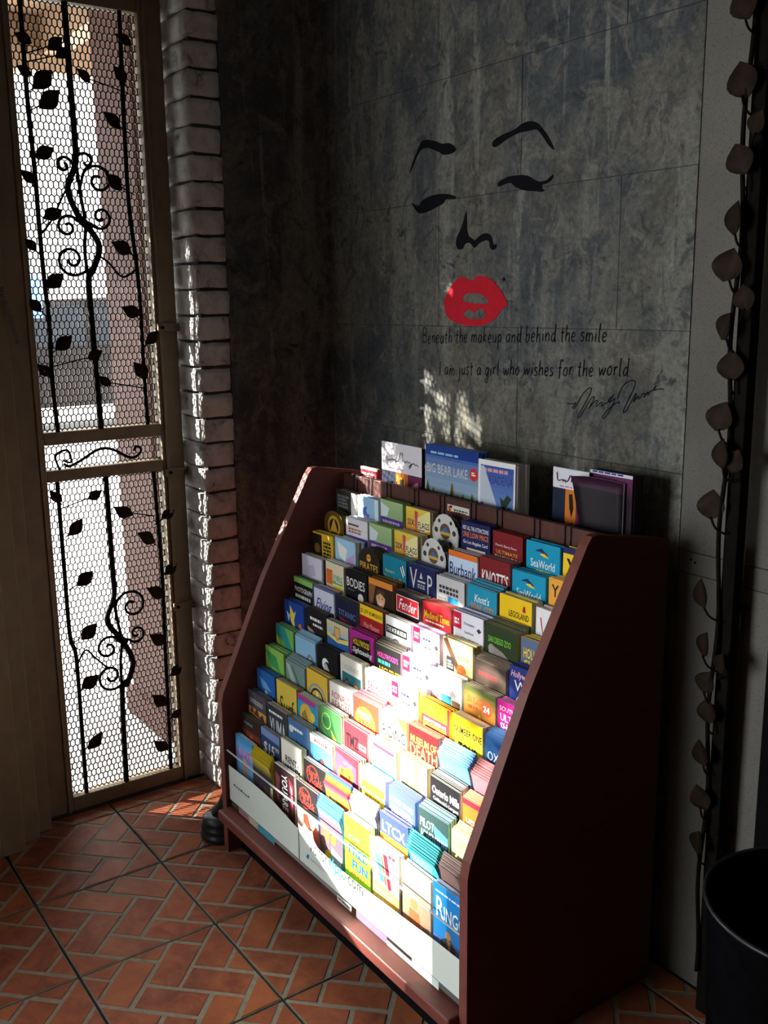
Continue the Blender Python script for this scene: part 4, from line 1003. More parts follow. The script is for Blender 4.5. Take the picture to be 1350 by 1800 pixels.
leaves = [(0.829, 2.179, .034), (0.912, 2.176, .038), (0.872, 2.083, .052), (0.886, 2.036, .054), (1.053, 1.998, .044), (0.862, 1.90, .042), (1.047, 1.836, .044), (0.872, 1.743, .042),
          (1.057, 1.66, .046), (0.863, 1.568, .044), (1.073, 1.484, .042), (0.982, 2.105, .034), (0.812, 1.836, .034), (0.806, 1.662, .030), (0.804, 1.503, .034), (0.874, 1.40, .044), (0.814, 1.329, .034),
          (0.959, 1.365, .036), (1.091, 1.316, .044), (1.131, 1.408, .038), (0.818, 0.975, .034), (0.930, 0.965, .034), (1.011, 0.906, .046), (0.868, 0.878, .044), (1.076, 0.816, .046), (1.150, 0.879, .034),
          (0.884, 0.722, .044), (1.095, 0.641, .046), (0.883, 0.560, .046), (1.092, 0.492, .044), (0.875, 0.404, .044), (1.086, 0.294, .044), (0.876, 0.216, .046), (1.083, 0.142, .042), (1.148, 0.38, .036), (1.140, 0.236, .034), (1.149, 0.707, .036),
          (0.93, 2.155, .034), (1.10, 2.21, .036), (1.085, 2.12, .036), (0.825, 2.10, .03), (0.982, 1.29, .03)]
for y, z, s in leaves:
    left = y < 0.96
    bar = 0.838 if left else 1.11
    side = 1 if y > bar else -1
    ang = -side * rnd.uniform(0.7, 1.15)
    stem_leaf(gate, y, z, s, ang, rnd.uniform(-0.4, 0.4), XV + 0.013)
    MB().tube(smooth([(XV, bar, z - 0.03), (XV + 0.006, (bar + y) / 2, z - 0.016), (XV + 0.011, y - side * s * 0.35, z - s * 0.18)], 4), 0.0018, 6).obj('leaf_stalk', IRON, gate)
for z, yb in ((1.436, 1.218), (1.006, 1.222), (0.584, 1.222)):
    h = MB().quadbox(-2.788, -2.778, 1.150, yb, z - 0.012, z + 0.012).obj('wall_bracket', BRONZE, gate, 0.002)
    MB().tube([(-2.7785, 1.163, z), (-2.7735, 1.163, z)], 0.005, 8).obj('bolt', IRON, h)
    MB().tube([(-2.775, 1.205, z), (-2.770, 1.216, z)], 0.004, 8).obj('bolt', STEEL, h)

# spring of the door closer, left of the gate
pts = []
for i in range(241):
    t = i / 240
    a = 2 * pi * 20 * t
    c = Vector((-2.715, 0.700 + 0.034 * t, 1.55 - 0.145 * t))
    pts.append(c + Vector((0.0065 * cos(a), 0.0065 * sin(a), 0)))
spr = tag(MB().tube(pts, 0.0012, 5).obj('door_spring', STEEL), 'thin coiled steel spring hanging on the dark door frame left of the gate', 'spring')

def rebase(t, loc):
    """moves a thing's origin to loc without moving its parts"""
    loc = Vector(loc)
    for c in COL.objects:
        if c.parent is t:
            c.location = c.location - loc
    t.location = loc

rebase(gate, (-2.81, 0.966, 0.0))

# ================================================================== BROCHURE RACK
rack = thing('brochure_rack', 'large dark mahogany brochure rack of twelve stepped rows standing against the painted wall', 'display rack')
prof = [(1.080, 0.0), (1.080, 0.440), (1.086, 0.470), (1.226, 0.775), (1.372, 1.040), (1.384, 1.056), (1.400, 1.058), (1.560, 1.030), (1.612, 1.018), (1.612, 0.0)]
XL0, XL1, XR0, XR1 = -2.337, -2.315, -1.302, -1.280
for nm, a, b in (('left', XL0, XL1), ('right', XR0, XR1)):
    sp = MB().prism(prof, 0, a, b).obj('side_panel', SIDE, rack, 0.0015)
    off = []
    path = prof[:6]
    mb = MB()
    for i in range(len(path) - 1):
        (y0, z0), (y1, z1) = path[i], path[i + 1]
        d = Vector((0, y1 - y0, z1 - z0)).normalized()
        n_ = Vector((0, -d.z, d.y)) * 0.0024
        if i == len(path) - 2:
            pass
        q0 = Vector((0, y0, z0)); q1 = Vector((0, y1, z1))
        base = len(mb.v)
        for xx in (a - 0.0006, b + 0.0006):
            for p in (q0 - n_ * .3, q1 - n_ * .3, q1 + n_, q0 + n_):
                mb.v.append((xx, p.y, p.z))
        mb.f += [(base, base + 1, base + 2, base + 3), (base + 7, base + 6, base + 5, base + 4), (base + 3, base + 2, base + 6, base + 7), (base, base + 4, base + 5, base + 1), (base, base + 3, base + 7, base + 4), (base + 1, base + 5, base + 6, base + 2)]
        mb.sm += [False] * 6
    mb.obj('edge_banding', EDGE, sp)
box('back_panel', BLACKB, XL1, XR0, 1.600, 1.611, 0.02, 1.005, rack)
lip = MB().quadbox(XL1, XR0, 1.050, 1.125, 0.108, 0.138).obj('base_shelf', MAHOG, rack, 0.006, segs=3)
box('kick_panel', BLACKB, XL1, XR0, 1.118, 1.130, 0.0, 0.108, rack)
TY = [1.450, 1.413, 1.375, 1.336, 1.306, 1.276, 1.245, 1.212, 1.183, 1.154, 1.131, 1.108]
TZ = [0.995, 0.937, 0.883, 0.827, 0.763, 0.705, 0.644, 0.586, 0.527, 0.466, 0.404, 0.350]
HB = 0.205
for k in range(12):
    y, z = TY[k], TZ[k]
    nxt = TY[k - 1] if k else 1.483
    box('pocket_divider', BLACKB, XL1, XR0, nxt - 0.0030, nxt - 0.0012, z - HB - 0.004, z - 0.05, rack)
    box('pocket_floor', BLACKB, XL1, XR0, y - 0.0012, nxt - 0.003, z - HB - 0.004, z - HB - 0.001, rack)
for c in range(1, 9):
    x = -2.306 + 0.1105 * c - 0.0052
    poly = [(1.112, 0.15), (1.112, 0.26)] + [(TY[11 - k] + 0.004, TZ[11 - k] - 0.085) for k in range(1, 12)] + [(1.478, 0.90), (1.478, 0.80)] + [(TY[k] + 0.004, TZ[k] - HB - 0.0) for k in range(0, 12, 3)] + [(1.13, 0.15)]
    MB().prism(poly, 0, x - 0.001, x + 0.001).obj('column_divider', BLACKB, rack)
# header rail with elastic straps and the pocket behind it
rail = MB().quadbox(XL1, XR0, 1.484, 1.499, 0.985, 1.034).obj('header_rail', RAILM, rack, 0.002)
box('header_floor', BLACKB, XL1, XR0, 1.499, 1.600, 0.930, 0.936, rack)
for x in (-2.252, -2.18, -2.092, -1.971, -1.866, -1.748, -1.656, -1.534, -1.441):
    mb = MB()
    for dx in (-0.0085, 0.0085):
        mb.tube([(x + dx, 1.4815, 0.988), (x + dx, 1.4815, 1.0355), (x + dx, 1.5015, 1.0375), (x + dx, 1.5015, 1.0)], 0.0016, 6)
    mb.tube([(x - 0.0085, 1.4815, 0.990), (x + 0.0085, 1.4815, 0.990)], 0.0016, 6)
    mb.obj('elastic_strap', ELASTIC, rail)
F = Flat()
draw(F, [('r', 0, 0, 1, 1, 'E'), ('l', .3, .1, .95, .24, 2, 'D'), ('p', [(.04, .04), (.2, .06), (.22, .18), (.06, .2)], 'R'), ('p', [(.1, .1), (.26, .12), (.2, .22)], 'Y'), ('r', .12, .02, .22, .08, 'K')], 0.082, 0.018, random.Random(3), vmax=0.2)
F.build('rail_sticker', rail, (-1.806, 1.4838, 1.0005))

# clear front with the printed strip
box('front_window', ACRYL, XL1 + .002, XR0 - .002, 1.0850, 1.0880, 0.138, 0.305, rack)
box('window_edge', EDGEA, XL1 + .002, XR0 - .002, 1.0846, 1.0884, 0.3052, 0.3075, rack)
F = Flat()
top = [(-2.313, .262), (-2.16, .266), (-2.06, .262), (-1.96, .245), (-1.932, .242), (-1.936, .258), (-1.918, .254), (-1.905, .272), (-1.885, .262), (-1.868, .266), (-1.862, .246), (-1.845, .234), (-1.76, .228), (-1.66, .230), (-1.56, .236), (-1.48, .240), (-1.39, .246), (-1.304, .248)]
wh = hexc('e9e8df')
for (xa, za), (xb, zb) in zip(top, top[1:]):
    F.poly([(xa, .160), (xb, .160), (xb, zb), (xa, za)], wh, -0.0002)
F.poly([(-1.915, .246), (-1.895, .24), (-1.878, .248), (-1.886, .258), (-1.906, .258)], hexc('f2ead2'))
F.poly([(-1.90, .247), (-1.893, .246), (-1.892, .252), (-1.898, .253)], hexc('d8b060'))
for (t, a, b, z0, z1, c, bo) in (('visitor', -1.883, -1.800, .208, .240, '3c3a3e', 0.0), ('tips', -1.796, -1.734, .199, .238, '18a0c8', 0.03), ('.com', -1.722, -1.652, .207, .229, '2c2a2e', 0.0)):
    vs, fs = text2d(t, a, z0, b, z1, 0.0, bo)
    F.many(vs, fs, hexc(c))
F.poly([(-1.733, .208), (-1.727, .208), (-1.727, .214), (-1.733, .214)], hexc('3c3a3e'))
F.poly([(-1.727, .214), (-1.721, .214), (-1.721, .220), (-1.727, .220)], hexc('d05a2c'))
F.poly([(-1.85, .200), (-1.80, .199), (-1.735, .200), (-1.735, .2015), (-1.80, .2008), (-1.85, .2012)], hexc('18a0c8'))
vs, fs = text2d('Delivering the Power of Attractions to the Visitor', -1.878, .184, -1.655, .192, 0.1, 0.0)
F.many(vs, fs, hexc('5a5a66'))
F.poly([(-1.900, .184), (-1.888, .182), (-1.884, .196), (-1.894, .194)], hexc('2a7ab4'))
rr = random.Random(11)
for i in range(7):
    x = -2.285 + i * 0.0135
    F.poly([(x, .212 - .001 * (i % 2)), (x + .010, .212), (x + .010, .216 + .003 * (i % 3 == 0)), (x, .216)], hexc('4a444a'))
for a, b, z0, z1, c in ((-2.30, -2.26, .146, .160, '4a4038'), (-2.26, -2.20, .142, .160, 'a8788a'), (-2.20, -2.15, .140, .160, 'c8b89c'), (-2.15, -2.06, .139, .160, '4a9ab0'), (-2.06, -1.76, .150, .160, '8c8a86'),
                       (-1.76, -1.70, .142, .157, 'e8e4dc'), (-1.68, -1.56, .141, .160, '7a6488'), (-1.56, -1.47, .140, .152, 'e6e4dc'), (-1.47, -1.38, .140, .160, 'efeee8'), (-1.38, -1.31, .148, .160, '6a6664')):
    F.poly([(a, z0), (b, z0), (b, z1), (a, z1)], hexc(c))
for i in range(9):
    x = -1.755 + i * .0055
    F.poly([(x, .146), (x + .004, .146), (x + .004, .152), (x, .152)], hexc('3a3634'))
F.build('printed_strip', rack, (0, 1.0892, 0))
rebase(rack, (-1.81, 1.34, 0.0))

# ================================================================== BROCHURE STACKS
LEAFCACHE = {}
def curl_fn(kind, H):
    c = {'slump': 0.010, 'slump2': 0.016, 'rainbow': 0.010}.get(kind, 0.0)
    if not c:
        return lambda z: 0.0
    return lambda z: -c * max(0.0, (z - (H - 0.055)) / 0.055) ** 2

def sheet(shape, H, F_, E_, t, kind):
    key = (shape, round(H, 4), F_, E_, t, kind)
    if key in LEAFCACHE:
        return LEAFCACHE[key]
    cf = curl_fn(kind, H)
    if shape == 'arch':
        out = [(-.049, 0), (.049, 0), (.049, H - .034)] + [(.049 * cos(a * pi / 12), H - .034 + .034 * sin(a * pi / 12)) for a in range(1, 12)] + [(-.049, H - .034)]
    elif shape == 'reel':
        out = [(-.045, 0), (.045, 0), (.045, H - .09), (.036, H - .082), (.046, H - .064), (.049, H - .036), (.043, H - .018), (.034, H - .020), (.024, H - .006), (.0, H), (-.024, H - .006), (-.034, H - .020), (-.043, H - .018), (-.049, H - .036), (-.046, H - .064), (-.036, H - .082), (-.045, H - .09)]
    elif kind in ('slump', 'slump2', 'rainbow'):
        zz = [0, H - .055, H - .04, H - .027, H - .014, H - .006, H]
        out = [(.05, z) for z in zz]
        out = [(-.05, z) for z in reversed(zz)] [::-1]
        out = None
    else:
        out = [(-.05, 0), (.05, 0), (.05, H), (-.05, H)]
    V = []; Fc = []; Cc = []
    if out:
        n = len(out)
        V = [(x, 0, z) for x, z in out] + [(x, t, z) for x, z in out]
        Fc = [tuple(range(n)), tuple(range(2 * n - 1, n - 1, -1))]
        Cc = [F_, F_]
        for i in range(n):
            j = (i + 1) % n
            Fc.append((i, i + n, j + n, j)); Cc.append(E_)
    else:
        for z in zz:
            d = cf(z)
            V += [(-.05, d, z), (.05, d, z), (.05, d + t, z), (-.05, d + t, z)]
        for i in range(len(zz) - 1):
            b = i * 4
            for k in range(4):
                Fc.append((b + k, b + (k + 1) % 4, b + 4 + (k + 1) % 4, b + 4 + k)); Cc.append(F_ if k == 0 else E_)
        b = (len(zz) - 1) * 4
        Fc.append((b, b + 1, b + 2, b + 3)); Cc.append(E_)
    me = bpy.data.meshes.new('brochure')
    me.from_pydata(V, [], Fc)
    a = me.color_attributes.new('Col', 'FLOAT_COLOR', 'CORNER')
    d = []
    for p, c in zip(me.polygons, Cc):
        d += list(c) * p.loop_total
    a.data.foreach_set('color', d)
    me.materials.append(PAPER)
    LEAFCACHE[key] = me
    return me

def shade(c, k):
    return (min(c[0] * k, .9), min(c[1] * k, .9), min(c[2] * k, .9), 1.0)

ORD = ['first', 'second', 'third', 'fourth', 'fifth', 'sixth', 'seventh', 'eighth', 'ninth', 'tenth', 'eleventh', 'twelfth']
RBOW = ['d8405a', 'e06a3a', 'e8b03a', 'c8cc4a', '6ab45a', '4a8ac0', '7a5ab8', 'b84aa0']
for k, row in enumerate(COVERS):
    for c, (desc, bg, edge, opt, items) in enumerate(row):
        rs = random.Random(1000 + k * 20 + c)
        y, z0 = TY[k], TZ[k] - HB
        xc = -2.306 + 0.1105 * c + 0.05 + rs.uniform(-.0022, .0022)
        shape = opt if opt in ('arch', 'reel') else 'rect'
        H = HB + rs.choice([-.003, 0, .002, .004])
        if opt == 'tall':
            H += .008
        rowname = 'top row' if k == 0 else ('bottom row' if k == 11 else ORD[k] + ' row')
        colname = 'at left end' if c == 0 else ('at right end' if c == 8 else ORD[c] + ' from left')
        lean = rs.uniform(-0.3, 0.6)
        root = thing('brochure_stack', f'{desc}, {rowname}, {colname}', 'brochures', (xc, y + .0015, z0), 'brochure stacks in the rack pockets', (radians(lean), 0, radians(rs.uniform(-1.6, 1.6))))
        Fc_, Ec_ = col(bg), col(edge)
        if opt in ('slump', 'slump2', 'rainbow'):
            nl, t, step, H0 = 7, .0026, .0036 if opt != 'slump2' else .0050, H - .020
        elif opt == 'fan':
            nl, t, step, H0 = 7, .0030, .0016, H - .006
        else:
            nl, t, step, H0 = 6, .0036, 0.0, H
        cover = link('front_brochure', sheet(shape, H0, Fc_, Ec_, .0014, opt), root)
        P = Flat(curl_fn(opt, H0))
        draw(P, items, 0.1 if shape == 'rect' else .098, H0, rs, vmax=min(2.03, H0 / 0.1 - .02))
        P.build('printed_cover', cover)
        nxt = TY[k - 1] if k else 1.483
        t = max(.0016, (nxt - .0042 - y - .0015 - .0018 - .0012) / nl - .0003)
        yy = .0018
        for i in range(nl):
            jit = rs.choice([-.0024, -.0012, 0, .0010]) if opt not in ('slump', 'slump2', 'fan', 'rainbow') else rs.choice([-.001, 0, .001])
            hh = H0 + step * (i + 1) + jit - (.0008 if step == 0 else 0)
            e = shade(Ec_, rs.choice([.86, 1.0, 1.08]))
            f = Fc_
            if opt in ('slump', 'slump2'):
                f = shade(Ec_, .95)
            if opt == 'rainbow':
                e = f = col(RBOW[i % 8])
            o = link('brochure', sheet(shape, hh, f, e, t, opt), root, (rs.uniform(-.0012, .0012), yy, 0))
            yy += t + .0003

# ================================================================== THINGS IN THE POCKET ABOVE THE RAIL
def magazine(label, x0, x1, ztop, y, t, n, bg, items, group=None, name='magazine_stack', rz=0.0, lean=0.0, edge='E', zb=0.938, printh=None, cat='magazines'):
    W = x1 - x0
    H = ztop - zb
    root = thing(name, label, cat, ((x0 + x1) / 2, y, zb), group, (radians(lean), 0, rz))
    each = t / n
    fc, ec = col(bg), col(edge)
    cov = None
    for i in range(n):
        me = bpy.data.meshes.new('magazine')
        hh = H - (0 if i == 0 else rnd.uniform(0, .004))
        dx = 0 if i == 0 else rnd.uniform(-.001, .002)
        a, b = i * each, (i + 1) * each - .0004
        V = [(-W / 2 + dx, a, 0), (W / 2 + dx, a, 0), (W / 2 + dx, b, 0), (-W / 2 + dx, b, 0), (-W / 2 + dx, a, hh), (W / 2 + dx, a, hh), (W / 2 + dx, b, hh), (-W / 2 + dx, b, hh)]
        Fs = [(3, 2, 1, 0), (4, 5, 6, 7), (0, 1, 5, 4), (1, 2, 6, 5), (2, 3, 7, 6), (3, 0, 4, 7)]
        me.from_pydata(V, [], Fs)
        at = me.color_attributes.new('Col', 'FLOAT_COLOR', 'CORNER')
        d = []
        for fi in range(6):
            d += list(fc if fi in (2, 3) else ec) * 4
        at.data.foreach_set('color', d)
        me.materials.append(PAPER)
        o = link('front_magazine' if i == 0 else 'magazine', me, root)
        if i == 0:
            cov = o
    P = Flat()
    draw(P, items, W, H, random.Random(5), vmax=H / W - .01)
    P.build('printed_cover', cov)
    return root

rb = random.Random(21)
TREES = []
for i in range(46):
    u = rb.uniform(.02, .98); h_ = rb.uniform(.06, .16); v = rb.uniform(.52, .95); w = rb.uniform(.03, .06)
    TREES.append(('p', [(max(u - w, 0), v + h_ * .3), (u, v - h_), (min(u + w, 1), v + h_ * .3)], rb.choice(['4a5a1c', '6c6c1e', '8a7420', 'b8962a', '3c4a1c', '5a5018'])))
magazine('blue forest-and-lake magazines headed BIG BEAR LAKE behind the rail', -1.998, -1.784, 1.146, 1.531, .030, 5, '2f5fae',
         [('g', 0, 0, 1, .62, '2a56a8', 'a8c0cc'), ('r', 0, 0, 1, .12, '1c3f8c'), ('l', .1, .07, .7, .11, 1, 'L'), ('t', 'BIG BEAR LAKE', .03, .22, .80, .33, 'E', 0, 0.0), ('c', .91, .26, .075, 'd8382c'), ('l', .87, .23, .95, .28, 2, 'W'),
          ('g', 0, .55, 1, 1.0, '7a7a3c', '4a4a1c')] + TREES, edge='6a8ac0', rz=radians(-1))
magazine('white-bordered magazines with palm and tower headed PASADENA', -1.772, -1.648, 1.136, 1.518, .046, 7, 'W',
         [('r', .06, .10, .96, 1.6, '3a58a0'), ('g', .06, .10, .96, .9, '3c58a4', '6a8ac4'), ('l', .12, .14, .9, .24, 1, 'd8a0a0'), ('t', 'PASADENA', .20, .28, .94, .44, '2a3a80', 0, 0.0), ('p', [(.06, .12), (.16, .12), (.6, 1.0), (.5, 1.3), (.06, 1.3)], 'c4ccd8'), ('p', [(.74, .9), (.92, .66), (.8, .6), (.7, .72), (.6, .66), (.66, .9), (.74, 1.4), (.78, 1.4)], '2c3c2a')], edge='2e2c2c', rz=radians(2), lean=-.5)
def los(label, x0, x1, ztop, y, rz, lean, cut):
    its = [('r', 0, 0, 1, .42, 'e4e0e4')]
    r_ = magazine(label, x0, x1, ztop, y, .010, 3, '1c1c2c', its + [('r', 0, .42, .36, 1.3, '1e2438'), ('r', .36, .42, .66, 1.3, 'd87a24'), ('p', [(.46, .52), (.56, .5), (.6, .8), (.54, 1.0), (.48, .8)], '1c1410'), ('r', .66, .42, 1, 1.3, '6a2a4a'), ('p', [(.7, .6), (.9, .5), (.95, .8), (.75, .9)], 'd88a8a'), ('l', .2, .36, .6, .39, 1, 'b86a80')], name='visitor_guide', rz=rz, lean=lean, edge='W', cat='guide')
    W = x1 - x0; H = ztop - .938
    P = Flat(first=.0022)
    sig = [(.12, .10), (.14, .24), (.18, .27), (.25, .245), (.30, .235), (.32, .265), (.28, .27), (.30, .24), (.36, .24), (.40, .265), (.36, .275), (.43, .25), (.50, .12), (.545, .13), (.53, .26), (.56, .22), (.60, .25), (.63, .25), (.66, .22), (.69, .25), (.73, .23), (.75, .28), (.71, .33), (.70, .30), (.78, .25), (.82, .24), (.85, .26), (.90, .25), (.93, .275)]
    P.stroke([(-W / 2 + u * W, H - v * W) for u, v in sig], .0022, hexc('17161a'))
    for c in COL.objects:
        if c.parent is r_ and c.name.startswith('front_magazine'):
            P.build('signature', c)
    return r_
los('white-headed guide with black script propped at the left end behind the rail', -2.190, -2.006, 1.133, 1.528, radians(-1), 0, False)
los('white-headed guide with black script half hidden by a curled cover', -1.552, -1.445, 1.142, 1.546, 0, 0, True)
# curled dark magazine leaning in front of it, with its stack
magazine('dark plum magazines at the right end behind the rail', -1.452, -1.335, 1.148, 1.556, .034, 6, '2a1822', [('g', 0, 0, 1, .5, '6a2c54', '241820'), ('r', 0, 0, 1, .06, 'd8d0d8'), ('l', .06, .0, .9, .05, 1, '2c3c8c')], edge='2c2428')
cr = thing('curled_magazine', 'dark plum magazine with a slanting grey page edge, leaning in front of its stack', 'magazine', (-1.425, 1.535, 0.938))
V = []; Fs = []; Cc = []
for i in range(9):
    t = i / 8
    z = .203 * t
    xl = -.010 - .034 * t ** 1.3
    for j in range(7):
        s = j / 6
        xx = xl + (.074 - xl) * s
        bend = .016 * (1 - s) ** 3 * (.2 + .8 * t)
        V.append((xx, -.004 - bend + .016 * s, z - .010 * s * t - (.006 * (1 - s) ** 4 if i == 8 else 0)))
n = len(V)
V += [(x + .001, y_ + .005, z) for x, y_, z in V]
for i in range(8):
    for j in range(6):
        a = i * 7 + j
        Fs.append((a, a + 1, a + 8, a + 7)); Cc.append(hexc('3a1a2e') if i == 7 else hexc('1a0e14'))
        Fs.append((a + n + 7, a + n + 8, a + n + 1, a + n)); Cc.append(hexc('b8b4b4'))
for i in range(8):
    for j in (0, 6):
        a = i * 7 + j
        Fs.append((a, a + 7, a + 7 + n, a + n) if j == 0 else (a, a + n, a + 7 + n, a + 7)); Cc.append(hexc('9a9696'))
for j in range(6):
    a = 56 + j
    Fs.append((a, a + 1, a + 1 + n, a + n)); Cc.append(hexc('9a9696'))
me = bpy.data.meshes.new('cover')
me.from_pydata(V, [], Fs)
at = me.color_attributes.new('Col', 'FLOAT_COLOR', 'CORNER')
d = []
for p, c in zip(me.polygons, Cc):
    d += list(c) * p.loop_total
    p.use_smooth = True
at.data.foreach_set('color', d)
me.materials.append(PAPER)
link('curled_cover', me, cr)
magazine('small dark red booklets tucked into the top left corner behind the rail', -2.296, -2.212, 1.050, 1.530, .014, 3, '8a2430', [('r', 0, 0, 1, .08, 'W'), ('l', .1, .16, .9, .4, 2, 'd8a0a0')], name='booklet_stack', cat='booklets')

# ================================================================== WALL DECAL AND LETTERING
YD = YW - 0.0012
def flatplate(name, pts, mat, parent, holes=(), th=0.0008):
    bm = bmesh.new()
    loops = [pts] + list(holes)
    edges = []
    for lp in loops:
        vs = [bm.verts.new((x, 0, z)) for x, z in lp]
        for i in range(len(vs)):
            edges.append(bm.edges.new((vs[i], vs[(i + 1) % len(vs)])))
    r_ = bmesh.ops.triangle_fill(bm, use_beauty=True, use_dissolve=False, edges=edges)
    bm.normal_update()
    ex = bmesh.ops.extrude_face_region(bm, geom=list(bm.faces))
    for g_ in ex['geom']:
        if isinstance(g_, bmesh.types.BMVert):
            g_.co.y -= th
    bmesh.ops.recalc_face_normals(bm, faces=bm.faces)
    me = bpy.data.meshes.new(name)
    bm.to_mesh(me)
    bm.free()
    me.materials.append(mat)
    return link(name, me, parent, (0, YD + .0008, 0))

def round_poly(pts, n=3):
    P = [Vector((x, z, 0)) for x, z in pts]
    N = len(P)
    out = []
    for i in range(N):
        p0, p1, p2, p3 = P[i - 1], P[i], P[(i + 1) % N], P[(i + 2) % N]
        for k in range(n):
            t = k / n
            v = 0.5 * ((2 * p1) + (-p0 + p2) * t + (2 * p0 - 5 * p1 + 4 * p2 - p3) * t * t + (-p0 + 3 * p1 - 3 * p2 + p3) * t ** 3)
            out.append((v.x, v.y))
    return out

face = thing('face_decal', 'stylised black and red face decal on the mottled grey wall above the rack', 'wall decal', (0, 0, 0))
brow_left = [(-2.243, 1.841), (-2.232, 1.863), (-2.211, 1.891), (-2.193, 1.911), (-2.176, 1.916), (-2.138, 1.909), (-2.103, 1.897), (-2.074, 1.895), (-2.049, 1.88), (-2.054, 1.871), (-2.079, 1.868), (-2.103, 1.871), (-2.113, 1.877), (-2.141, 1.887), (-2.164, 1.895), (-2.19, 1.894), (-2.211, 1.879), (-2.227, 1.858)]
brow_right = [(-1.909, 1.868), (-1.906, 1.878), (-1.878, 1.887), (-1.832, 1.894), (-1.807, 1.903), (-1.779, 1.905), (-1.755, 1.898), (-1.739, 1.885), (-1.719, 1.864), (-1.698, 1.833), (-1.715, 1.843), (-1.731, 1.861), (-1.747, 1.877), (-1.759, 1.884), (-1.783, 1.884), (-1.815, 1.884), (-1.852, 1.877), (-1.882, 1.867), (-1.899, 1.863)]
eye_right = [(-1.888, 1.773), (-1.884, 1.781), (-1.863, 1.788), (-1.838, 1.791), (-1.804, 1.789), (-1.78, 1.784), (-1.755, 1.772), (-1.739, 1.768), (-1.72, 1.77), (-1.709, 1.776), (-1.699, 1.779), (-1.702, 1.77), (-1.716, 1.763), (-1.735, 1.76), (-1.733, 1.752), (-1.725, 1.748), (-1.735, 1.745), (-1.755, 1.748), (-1.795, 1.754), (-1.824, 1.764), (-1.841, 1.775), (-1.863, 1.774), (-1.88, 1.771)]
eye_left = [(-2.236, 1.763), (-2.217, 1.755), (-2.201, 1.753), (-2.19, 1.764), (-2.154, 1.773), (-2.113, 1.775), (-2.073, 1.77), (-2.047, 1.762), (-2.054, 1.757), (-2.088, 1.759), (-2.098, 1.75), (-2.133, 1.741), (-2.17, 1.733), (-2.201, 1.733), (-2.215, 1.741)]
nose = [(-2.006, 1.723), (-2.003, 1.696), (-2.002, 1.678), (-1.996, 1.663), (-1.981, 1.655), (-1.972, 1.65), (-1.958, 1.658), (-1.94, 1.664), (-1.922, 1.664), (-1.908, 1.655), (-1.901, 1.636), (-1.889, 1.637), (-1.895, 1.625), (-1.908, 1.625), (-1.914, 1.632), (-1.917, 1.645), (-1.931, 1.648), (-1.953, 1.643), (-1.972, 1.632), (-1.991, 1.645), (-2.01, 1.643), (-2.019, 1.632), (-2.038, 1.632), (-2.046, 1.645), (-2.042, 1.663), (-2.024, 1.685)]
lips = [(-2.095, 1.499), (-2.084, 1.519), (-2.062, 1.543), (-2.038, 1.559), (-2.014, 1.561), (-1.98, 1.552), (-1.962, 1.562), (-1.934, 1.561), (-1.907, 1.553), (-1.884, 1.537), (-1.862, 1.516), (-1.85, 1.499), (-1.851, 1.488), (-1.867, 1.481), (-1.887, 1.461), (-1.918, 1.446), (-1.965, 1.439), (-2.022, 1.442), (-2.067, 1.454), (-2.087, 1.469), (-2.092, 1.485)]
lh1 = [(-2.02, 1.509), (-2.004, 1.519), (-1.975, 1.521), (-1.942, 1.516), (-1.924, 1.505), (-1.919, 1.495), (-1.956, 1.495), (-1.999, 1.498)]
lh2 = [(-2.016, 1.469), (-2.003, 1.477), (-1.989, 1.48), (-1.973, 1.471), (-1.956, 1.483), (-1.94, 1.482), (-1.93, 1.47), (-1.926, 1.476), (-1.928, 1.461), (-1.956, 1.456), (-1.993, 1.457)]
flatplate('eyebrow', round_poly(brow_left), BLACKD, face)
flatplate('eyebrow', round_poly(brow_right), BLACKD, face)
flatplate('eye', round_poly(eye_right), BLACKD, face)
flatplate('eye', round_poly(eye_left), BLACKD, face)
flatplate('nose', round_poly(nose), BLACKD, face)
flatplate('lips', round_poly(lips), RED, face, (round_poly(lh1), round_poly(lh2)))['label'] = 'glossy red lips with two grey teeth gaps'
flatplate('mole', [(-1.861 + .0045 * cos(i * pi / 6), 1.553 + .0045 * sin(i * pi / 6)) for i in range(12)], BLACKD, face)
rebase(face, (-1.97, YD, 1.44))

